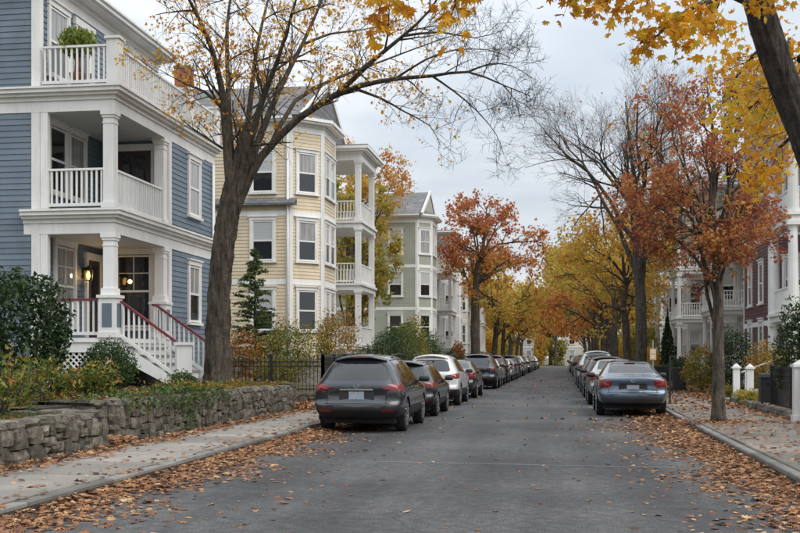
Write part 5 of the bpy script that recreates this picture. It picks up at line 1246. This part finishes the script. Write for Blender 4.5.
def make_car(name, kind):
    """unpainted pattern car, facing +Y, origin on the ground under its middle"""
    root = empty(name, (0,0,0)); suv = kind == 'suv'; Ln = 4.62 if suv else 4.77; yr, yf, wr = (.90, 3.60, .36) if suv else (.99, 3.74, .33)
    bm = hull(SUV if suv else SEDAN, 0); rear = lambda f: f.normal.y < -.12 and f.calc_center_median().y < 1.7
    side = lambda s: (lambda f: f.normal.x*s > .25 and f.calc_center_median().x*s > .3)
    for yw in (yr, yf):          # wheel openings
        for s in (1, -1):
            circ = [(yw+(wr+.055)*math.cos(2*math.pi*k/22), wr-.01+(wr+.055)*math.sin(2*math.pi*k/22)) for k in range(22)]
            fs = region(bm, (1, 2), circ, lambda f: f.calc_center_median().x*s > .35); bmesh.ops.delete(bm, geom=fs, context='FACES')
            ws = MB(); rr = wr+.075; n = 14
            for k in range(n):
                a0, a1 = math.pi*(k/n)*1.16-.25, math.pi*((k+1)/n)*1.16-.25
                for q, (x0, x1) in enumerate(((.42, .90),)):
                    ws.add([(s*x0, yw+rr*math.cos(a0), wr+rr*math.sin(a0)), (s*x1, yw+rr*math.cos(a0), wr+rr*math.sin(a0)), (s*x1, yw+rr*math.cos(a1), wr+rr*math.sin(a1)), (s*x0, yw+rr*math.cos(a1), wr+rr*math.sin(a1))], [(0,1,2,3)])
                ws.add([(s*.42, yw, wr), (s*.42, yw+rr*math.cos(a0), wr+rr*math.sin(a0)), (s*.42, yw+rr*math.cos(a1), wr+rr*math.sin(a1))], [(0,1,2)])
            ws.build('wheel_arch', 'underbody', root)
    if suv:
        lift(bm, region(bm, (0, 2), [(-.60,1.11),(.60,1.11),(.645,1.15),(.55,1.42),(.44,1.49),(-.44,1.49),(-.55,1.42),(-.645,1.15)], rear), 'rear_window', 'car_glass', root)
        sw = [[(.72,1.13),(.98,1.115),(.98,1.48),(.86,1.42)], [(1.05,1.11),(1.95,1.09),(1.95,1.52),(1.3,1.515),(1.05,1.49)], [(2.03,1.088),(3.12,1.07),(2.72,1.40),(2.55,1.47),(2.03,1.52)]]
        tl = [(.50,.985),(.76,1.045),(1.0,1.07),(1.0,.95),(.86,.875),(.70,.90),(.52,.955)]; ws_ = [(-.62,1.16),(.62,1.16),(.56,1.53),(-.56,1.53)]
    else:
        lift(bm, region(bm, (0, 2), [(-.60,1.115),(.60,1.115),(.53,1.34),(.48,1.385),(-.48,1.385),(-.53,1.34)], rear), 'rear_window', 'car_glass', root)
        sw = [[(1.02,1.06),(1.95,1.045),(1.95,1.345),(1.55,1.32)], [(2.03,1.043),(3.2,1.01),(2.78,1.27),(2.62,1.315),(2.03,1.35)]]
        tl = [(.53,.93),(.60,.965),(1.0,.985),(1.0,.84),(.86,.77),(.62,.75),(.55,.78)]; ws_ = [(-.6,1.06),(.6,1.06),(.53,1.37),(-.53,1.37)]
    for s in (1, -1):
        for q in sw: lift(bm, region(bm, (1, 2), q, lambda f: f.normal.x*s > .25 and f.calc_center_median().z > 1.0), 'side_window', 'car_glass', root)
        lift(bm, region(bm, (0, 2), [(x*s, z) for x, z in tl], lambda f: f.calc_center_median().y < .42 and f.calc_center_median().x*s > .3), 'taillight', 'tail_red', root, .006)
        zf = .74 if suv else .66
        lift(bm, region(bm, (0, 2), [(.42*s,zf),(.95*s,zf+.05),(.95*s,zf+.16),(.46*s,zf+.08)], lambda f: f.calc_center_median().y > 4.0 and f.calc_center_median().x*s > .3), 'headlight', 'headlight_clear', root, .003)
        rz = .455 if suv else .43
        if suv: lift(bm, region(bm, (0, 2), [(.52*s,rz),(.76*s,rz),(.76*s,rz+.055),(.52*s,rz+.055)], lambda f: f.calc_center_median().y < .4), 'reflector', 'tail_red', root, .005)
        for ys, z0, z1 in ((1.02,.62,1.06),(1.99,.40,1.05),(3.02,.45,1.0)):
            lift(bm, region(bm, (1, 2), [(ys,z0),(ys+.012,z0),(ys+.012,z1),(ys,z1)], side(s)), 'door_seam', 'underbody', root, -.006)
    lift(bm, region(bm, (0, 2), ws_, lambda f: f.normal.y > .2 and f.calc_center_median().y > 2.3), 'windscreen', 'car_glass', root)
    # tailgate seam, number-plate recess
    zt = .62 if suv else .63; lift(bm, region(bm, (0, 2), [(-.66,zt),(.66,zt),(.66,zt+.012),(-.66,zt+.012)], lambda f: f.normal.y < -.3 and f.calc_center_median().y < .3), 'tailgate_seam', 'underbody', root, -.006)
    for s in (1, -1): lift(bm, region(bm, (0, 2), [(.60*s,zt),(.612*s,zt),(.612*s,zt+.30),(.60*s,zt+.30)], lambda f: f.normal.y < -.3 and f.calc_center_median().y < .3), 'tailgate_seam', 'underbody', root, -.006)
    # dark lower cladding
    zc = .545 if suv else .36
    fs = [f for f in bm.faces]; bmesh.ops.bisect_plane(bm, geom=bm.verts[:]+bm.edges[:]+fs, plane_co=(0,0,zc), plane_no=(0,0,1))
    lift(bm, [f for f in bm.faces if f.calc_center_median().z < zc], 'lower_cladding', 'black_plastic', root, -.001)
    def rear_y(x, z):
        best = 0
        for v in bm.verts:
            if abs(v.co.x-x) < .09 and abs(v.co.z-z) < .06 and v.co.y < best: best = v.co.y
        return best
    pz = .80 if suv else .74; py = rear_y(0, pz)
    me = bpy.data.meshes.new('body'); bm.normal_update(); bm.to_mesh(me); bm.free(); me.polygons.foreach_set('use_smooth', [True]*len(me.polygons)); me.materials.append(MATS['paint_graphite'])
    body = bpy.data.objects.new('body', me); C.objects.link(body); body.parent = root
    def part(nm, mb, mat, par=root, smooth=False): return mb.build(nm, mat, par, off=(0,0,0), smooth=smooth)
    part('plate_recess', MB().box(-.36, .36, py-.004, py+.05, pz-.11, pz+.11), 'black_plastic')
    pl = part('licence_plate', MB().box(-.155, .155, py-.016, py-.005, pz-.08, pz+.075), 'plate_pale')
    part('plate_frame', MB().box(-.165, .165, py-.0115, py-.0045, pz-.09, pz-.0805).box(-.165, .165, py-.0115, py-.0045, pz+.0755, pz+.085), 'chrome', pl)
    part('plate_light_bar', MB().box(-.34, .34, py-.030, py+.02, pz+.112, pz+.14), 'chrome' if suv else 'black_plastic')
    em = MB(); ez = pz+.195; 
    ring = [Vector((.055*math.cos(a), py-.016, ez+.042*math.sin(a))) for a in [2*math.pi*k/16 for k in range(17)]]; em.tube(ring, [.008]*17, 5); em.tube([ring[1], Vector((0, py-.018, ez-.012)), ring[7]], [.007]*3, 5); part('emblem', em, 'chrome')
    part('bumper_step', MB().box(-.62, .62, -.155 if suv else -.150, .02, .585 if suv else .575, .60 if suv else .59), 'black_plastic')
    if suv:
        sp = MB(); vs_ = []; nx_ = 11
        for i in range(nx_):
            x = -.55+1.1*i/(nx_-1); dr = .105*(x/.6)**2; yr_ = .30+.12*(x/.55)**4
            vs_ += [(x, .66, 1.664-dr), (x, yr_, 1.630-dr), (x, yr_+.015, 1.598-dr), (x, yr_+.12, 1.585-dr)]
        sp.add(vs_, [(4*i+k, 4*i+k+1, 4*i+k+5, 4*i+k+4) for i in range(nx_-1) for k in range(3)]); spo = part('spoiler', sp, 'paint_graphite', smooth=True)
        part('brake_light', MB().box(-.16, .16, .296, .33, 1.600, 1.614), 'tail_red', spo)
        for s in (1, -1): part('roof_rail', MB().tube([(s*.60,.75,1.60),(s*.605,.9,1.655),(s*.61,1.6,1.68),(s*.60,2.3,1.665),(s*.59,2.5,1.60)], [.018]*5, 6), 'black_plastic')
        part('wiper', MB().bar((0, .075, 1.13), (.34, .13, 1.16), .018, .018), 'black_plastic')
    else:
        part('brake_light', MB().box(-.14, .14, 1.36, 1.40, 1.375, 1.39), 'tail_red')
        part('antenna_fin', MB().add([(-.02,1.5,1.44),(.02,1.5,1.44),(.02,1.65,1.455),(-.02,1.65,1.455),(0,1.5,1.50)], [(0,1,4),(1,2,4),(2,3,4),(3,0,4)]), 'black_plastic')
    zb = .33; part('underbody', MB().box(-.74, .74, .22, Ln-.25, .20, .42), 'underbody')
    for s in (1, -1):
        mm = MB(); mz = 1.10 if suv else 1.04; my = 2.98; mm.lathe([(.03,-.12),(.085,-.10),(.10,0),(.095,.09),(.05,.12)], (0,0,0), 10, 'x')
        mr = part('mirror', mm, 'black_plastic', smooth=True); mr.location = (s*1.0, my, mz); mr.scale = (1, .75, .72)
        part('mirror_arm', MB().bar((s*.82, my, mz-.05), (s*.95, my, mz-.03), .05, .03), 'black_plastic')
        for dy in (1.35, 2.3): part('door_handle', MB().bar((s*.938, dy, .95 if suv else .90), (s*.938, dy+.2, .955 if suv else .905), .025, .03), 'chrome')
        for yw in (yr, yf):
            a, b_, c_ = wheel_mesh(wr, .225, s); a.materials.append(MATS['tyre_rubber']); b_.materials.append(MATS['alloy']); c_.materials.append(MATS['underbody'])
            wo_ = inst('wheel', a, root, (s*.79, yw, wr)); inst('rim', b_, wo_); inst('hub_disc', c_, wo_)
    for o in root.children:      # put the origin under the middle of the car
        o.location.y -= Ln/2
    root['len'] = Ln; return root
suv0 = make_car('parked_suv', 'suv'); sed0 = make_car('parked_sedan', 'sedan')
def park(proto, x, yrear, paint_, label, group, sc=(1,1,1), rz=0):
    o = copy_tree(proto); o.scale = sc; o.location = (x, yrear+proto['len']*sc[1]/2, .002); o.rotation_euler.z = R(rz)
    for ch in o.children:
        if ch.name.startswith(('body', 'spoiler')):
            ch.material_slots[0].link = 'OBJECT'; ch.material_slots[0].material = MATS[paint_]
    tag(o, label, 'car', group)
    if 'len' in o: del o['len']
    return o
GL, GR = 'cars parked along the left kerb', 'cars parked along the right kerb'
park(suv0, -4.13, 22.0, 'paint_graphite', 'graphite grey SUV parked by the kerb in front of the iron fence', GL, (1.0,1,.96))
park(suv0, -4.10, 28.0, 'paint_black', 'black hatchback between the graphite SUV and the white SUV', GL, (.95,.92,.87))
park(suv0, -4.14, 34.4, 'paint_white', 'white SUV parked behind the black hatchback', GL, (1,1,.98))
park(sed0, -4.10, 40.8, 'paint_black', 'black sedan just beyond the white SUV', GL)
park(suv0, -4.05, 52.6, 'paint_navy', 'dark navy SUV after the gap beyond the black sedan', GL, (1.02,1.03,1.02))
rowL = [(58.6,'sed','paint_white','white sedan beyond the dark navy SUV'),(64.6,'suv','paint_black','black SUV beyond the white sedan on the cream house side')]
far_l = 'far parked car in the row on the cream house side'; far_r = 'far parked car in the row on the maroon house side'
for y, k, pt_, lb in rowL: park(suv0 if k == 'suv' else sed0, -4.1, y, pt_, lb, GL)
NTH = 'first second third fourth fifth sixth seventh eighth ninth tenth eleventh twelfth thirteenth fourteenth'.split(); rc = random.Random(5); seq = ['paint_white','paint_grey','paint_black','paint_silver','paint_white','paint_navy','paint_silver','paint_black','paint_white','paint_grey','paint_black','paint_silver','paint_white','paint_grey','paint_black']
COLN = {'paint_white':'white','paint_grey':'grey','paint_black':'black','paint_silver':'silver','paint_navy':'dark blue','paint_red':'red','paint_graphite':'graphite','paint_steel_blue':'blue-grey'}
y = 70.6
for i in range(14):
    su = rc.random() < .5; park(suv0 if su else sed0, -4.1+rc.uniform(-.08,.08), y, seq[i], f'distant {COLN[seq[i]]} {"SUV" if su else "sedan"}, {NTH[i]} car beyond the black SUV on the cream house side', GL); y += rc.uniform(5.6, 6.6)
park(sed0, 1.80, 29.0, 'paint_steel_blue', 'blue-grey sedan parked beyond the rust-red maple', GR)
park(sed0, 1.72, 35.6, 'paint_silver', 'silver-white sedan parked directly beyond the blue-grey sedan', GR, (1,.97,1.03))
park(suv0, 1.70, 42.0, 'paint_graphite', 'dark grey SUV beyond the silver-white sedan', GR, (1,1,.95))
park(suv0, 1.66, 48.2, 'paint_black', 'black SUV between the dark grey SUV and the tall white one', GR, (.98,.95,.94))
park(suv0, 1.68, 54.4, 'paint_white', 'tall white SUV on the maroon house side', GR, (1.03,1.05,1.12))
y = 61; seq = ['paint_navy','paint_black','paint_red','paint_grey','paint_black','paint_silver','paint_grey','paint_black','paint_white','paint_grey','paint_silver','paint_black','paint_white']
for i in range(13):
    su = rc.random() < .5; park(suv0 if su else sed0, 1.68+rc.uniform(-.08,.08), y, seq[i], f'distant {COLN[seq[i]]} {"SUV" if su else "sedan"}, {NTH[i]} car beyond the tall white SUV', GR); y += rc.uniform(5.8, 8.5)
def wipe(o):
    for ch in list(o.children): wipe(ch)
    bpy.data.objects.remove(o)
wipe(suv0); wipe(sed0)
# ---------------------------------------------------------------- fences, posts, bins, signs
def iron_fence(label, path, z0, h, step=.12, post=2.0, group=None, zbase=None):
    p0 = path[0]; root = empty('iron_fence', (p0[0], p0[1], z0), label, 'fence', group); pk = MB()
    for A, B in zip(path[:-1], path[1:]):
        a = Vector((*A, z0)); b = Vector((*B, z0)); ln = (b-a).length; t = (b-a)/ln
        for zz in (.12, h-.16, h-.30): MB().bar(a+Vector((0,0,zz)), b+Vector((0,0,zz)), .022, .034).build('rail', 'black_metal', root)
        for i in range(int(ln/step)):
            p = a+t*(i+.5)*step
            pk.bar(p+Vector((0,0,.02)), p+Vector((0,0,h-.04)), .018, .018); pk.lathe([(.016, p.z+h-.04), (.02, p.z+h-.02), (.002, p.z+h+.06)], (p.x, p.y, 0), 4)
        for i in range(int(ln/post)+1):
            p = a+t*min(ln, i*ln/max(1, int(ln/post))); m = MB().box(p.x-.045, p.x+.045, p.y-.045, p.y+.045, z0-.05, z0+h+.04); m.lathe([(.05, z0+h+.04), (.062, z0+h+.06), (.05, z0+h+.1), (.01, z0+h+.14)], (p.x, p.y, 0), 8); m.build('post', 'black_metal', root)
    pk.build('pickets', 'black_metal', root, kind='stuff'); return root
iron_fence('black iron picket fence between the maple and the graphite SUV', [(-12.2, 33.15), (-7.3, 33.15), (-7.3, 47)], .44, 1.12, post=1.6)
iron_fence('black iron picket fence at the corner garden of the maroon house', [(5.15, 19.5), (5.15, 24.5)], .16, 1.15)
iron_fence('short black iron fence between the metal box and the near gate post', [(5.5, 25.4), (5.5, 30.3)], .16, 1.1)
def white_post(label, x, y, w, h, group=None):
    root = empty('gate_post', (x, y, .13), label, 'post', group); m = MB(); z = .13
    m.box(x-w/2, x+w/2, y-w/2, y+w/2, z, z+h); m.build('shaft', 'white_trim', root)
    m = MB().box(x-w/2-.03, x+w/2+.03, y-w/2-.03, y+w/2+.03, z, z+.16); m.build('plinth', 'white_trim', root)
    m = MB().box(x-w/2-.04, x+w/2+.04, y-w/2-.04, y+w/2+.04, z+h+.001, z+h+.06); m.lathe([(w*.62, z+h+.061), (w*.1, z+h+.16)], (x, y, 0), 4); m.build('cap', 'white_trim', root)
white_post('white square gate post at the end of the corner iron fence', 5.08, 24.75, .28, 1.2)
white_post('slim white gate post with cap at the foot of the maroon house steps', 5.73, 35.2, .2, 1.05)
white_post('slim white gate post next to its twin by the golden-orange shrub', 5.58, 36.9, .2, 1.05)
# white handrail of the maroon house
hr = empty('handrail', (5.7, 36.9, .2), 'white sloping handrail behind the slim gate posts', 'handrail'); m = MB(); m.tube([(5.75,37.0,1.05),(6.6,37.4,1.35),(7.6,37.9,1.75)], [.03]*3, 8); hr_ = m.build('rail', 'white_trim', hr, smooth=True)
for k in range(3):
    x = 5.9+k*.75; z1 = 1.1+k*.3; MB().bar((x, 37.08+k*.33, .1), (x, 37.08+k*.33, z1), .04, .04).build('upright', 'white_trim', hr)
# stone steps to that garden
gs = empty('garden_steps', (5.5, 35.9, .1), 'pair of low stone steps between the white gate posts', 'steps')
for k in range(3): MB().box(5.15+k*.32, 6.2+k*.32, 35.36+.0, 36.74, .08, .24+k*.14).build('step', 'stone_step', gs)
ek = empty('garden_edging', (5.3, 32, .1), 'rough granite edging blocks along the right gardens', 'edging')
rs = random.Random(6); y = 26.0
while y < 34.5:
    l = rs.uniform(.5, .95); inst('block', rs.choice(STONES), ek, (5.22-ek.location.x+rs.uniform(-.03,.03), y+l/2-32, .09), (0,0,R(90)+rs.uniform(-.05,.05)), (l*.98, .26, .26+rs.uniform(-.03,.05))); y += l
# black mail box / letter bin on a post
bx, by = 5.5, 30.9; mb_ = empty('storage_box', (bx, by, .13), 'black lidded metal box on legs by the pavement', 'box')
m = MB().box(bx-.22, bx+.22, by-.2, by+.2, .32, 1.0); m.build('case', 'bin_black', mb_)
m = MB(); m.add([(bx-.25,by-.23,1.001),(bx+.25,by-.23,1.001),(bx+.25,by+.23,1.001),(bx-.25,by+.23,1.001),(bx-.23,by-.2,1.09),(bx+.23,by-.2,1.09),(bx+.23,by+.2,1.12),(bx-.23,by+.2,1.12)], [(3,2,1,0),(4,5,6,7),(0,1,5,4),(1,2,6,5),(2,3,7,6),(3,0,4,7)]); m.build('lid', 'bin_black', mb_)
for sx_ in (-1,1):
    for sy_ in (-1,1): MB().box(bx+sx_*.18-.025, bx+sx_*.18+.025, by+sy_*.16-.025, by+sy_*.16+.025, .13, .319).build('leg', 'bin_black', mb_)
MB().box(bx-.06, bx+.06, by-.215, by-.2005, .8, .86).build('latch', 'chrome', mb_)
# kerb post
kp = P(670, 408, 33.2); kp.z = .13; k_ = empty('kerb_post', kp, 'thin dark metal post standing at the kerb beside the blue-grey sedan', 'post')
MB().lathe([(.028, .13), (.028, 1.5), (.035, 1.5), (.035, 1.54), (.005, 1.56)], (kp.x, kp.y, 0), 8).build('pole', 'black_metal', k_); MB().lathe([(.09, .131), (.08, .16), (.03, .18)], (kp.x, kp.y, 0), 10).build('base', 'black_metal', k_)
# parking notice on a pole
x, y = 3.15, 39.6; sg = empty('street_sign', (x, y, .13), 'small tan notice sign on a grey pole by the parked cars', 'sign')
MB().lathe([(.03, .13), (.03, 2.15)], (x, y, 0), 8).build('pole', 'galvanised', sg); MB().box(x-.11, x+.11, y-.045, y-.031, 1.45, 1.85).build('plate', 'sign_tan', sg)
for i, (dz, hw) in enumerate(((1.77,.08),(1.70,.07),(1.60,.08),(1.54,.06))): MB().box(x-hw, x+hw, y-.048, y-.046, dz-.018, dz+.018).build('stripe', 'sign_white', sg)
# wheeled bins by the right pavement
def bin_(label, x, y):
    root = empty('wheeled_bin', (x, y, .13), label, 'bin', 'wheeled bins by the far gardens'); m = MB(); a, b = .24, .29
    m.add([(x-a,y-a,.2),(x+a,y-a,.2),(x+a,y+a,.2),(x-a,y+a,.2),(x-b,y-b,1.05),(x+b,y-b,1.05),(x+b,y+b,1.05),(x-b,y+b,1.05)], [(3,2,1,0),(4,5,6,7),(0,1,5,4),(1,2,6,5),(2,3,7,6),(3,0,4,7)]); m.build('bin_body', 'bin_black', root)
    m = MB().box(x-.31, x+.31, y-.31, y+.31, 1.052, 1.10); m.bar((x-.25, y+.33, 1.06), (x+.25, y+.33, 1.06), .04, .04); m.build('lid', 'bin_black', root)
    for s in (-1, 1): MB().lathe([(.1,-.03),(.1,.03)], (x+s*.27, y+.2, .23), 14, 'x').build('wheel', 'tyre_rubber', root)
bin_('black wheeled bin beside the hedge beyond the parked sedan', 4.75, 46.5)
bin_('black wheeled bin standing alone near the far white porches', 4.7, 54.5)
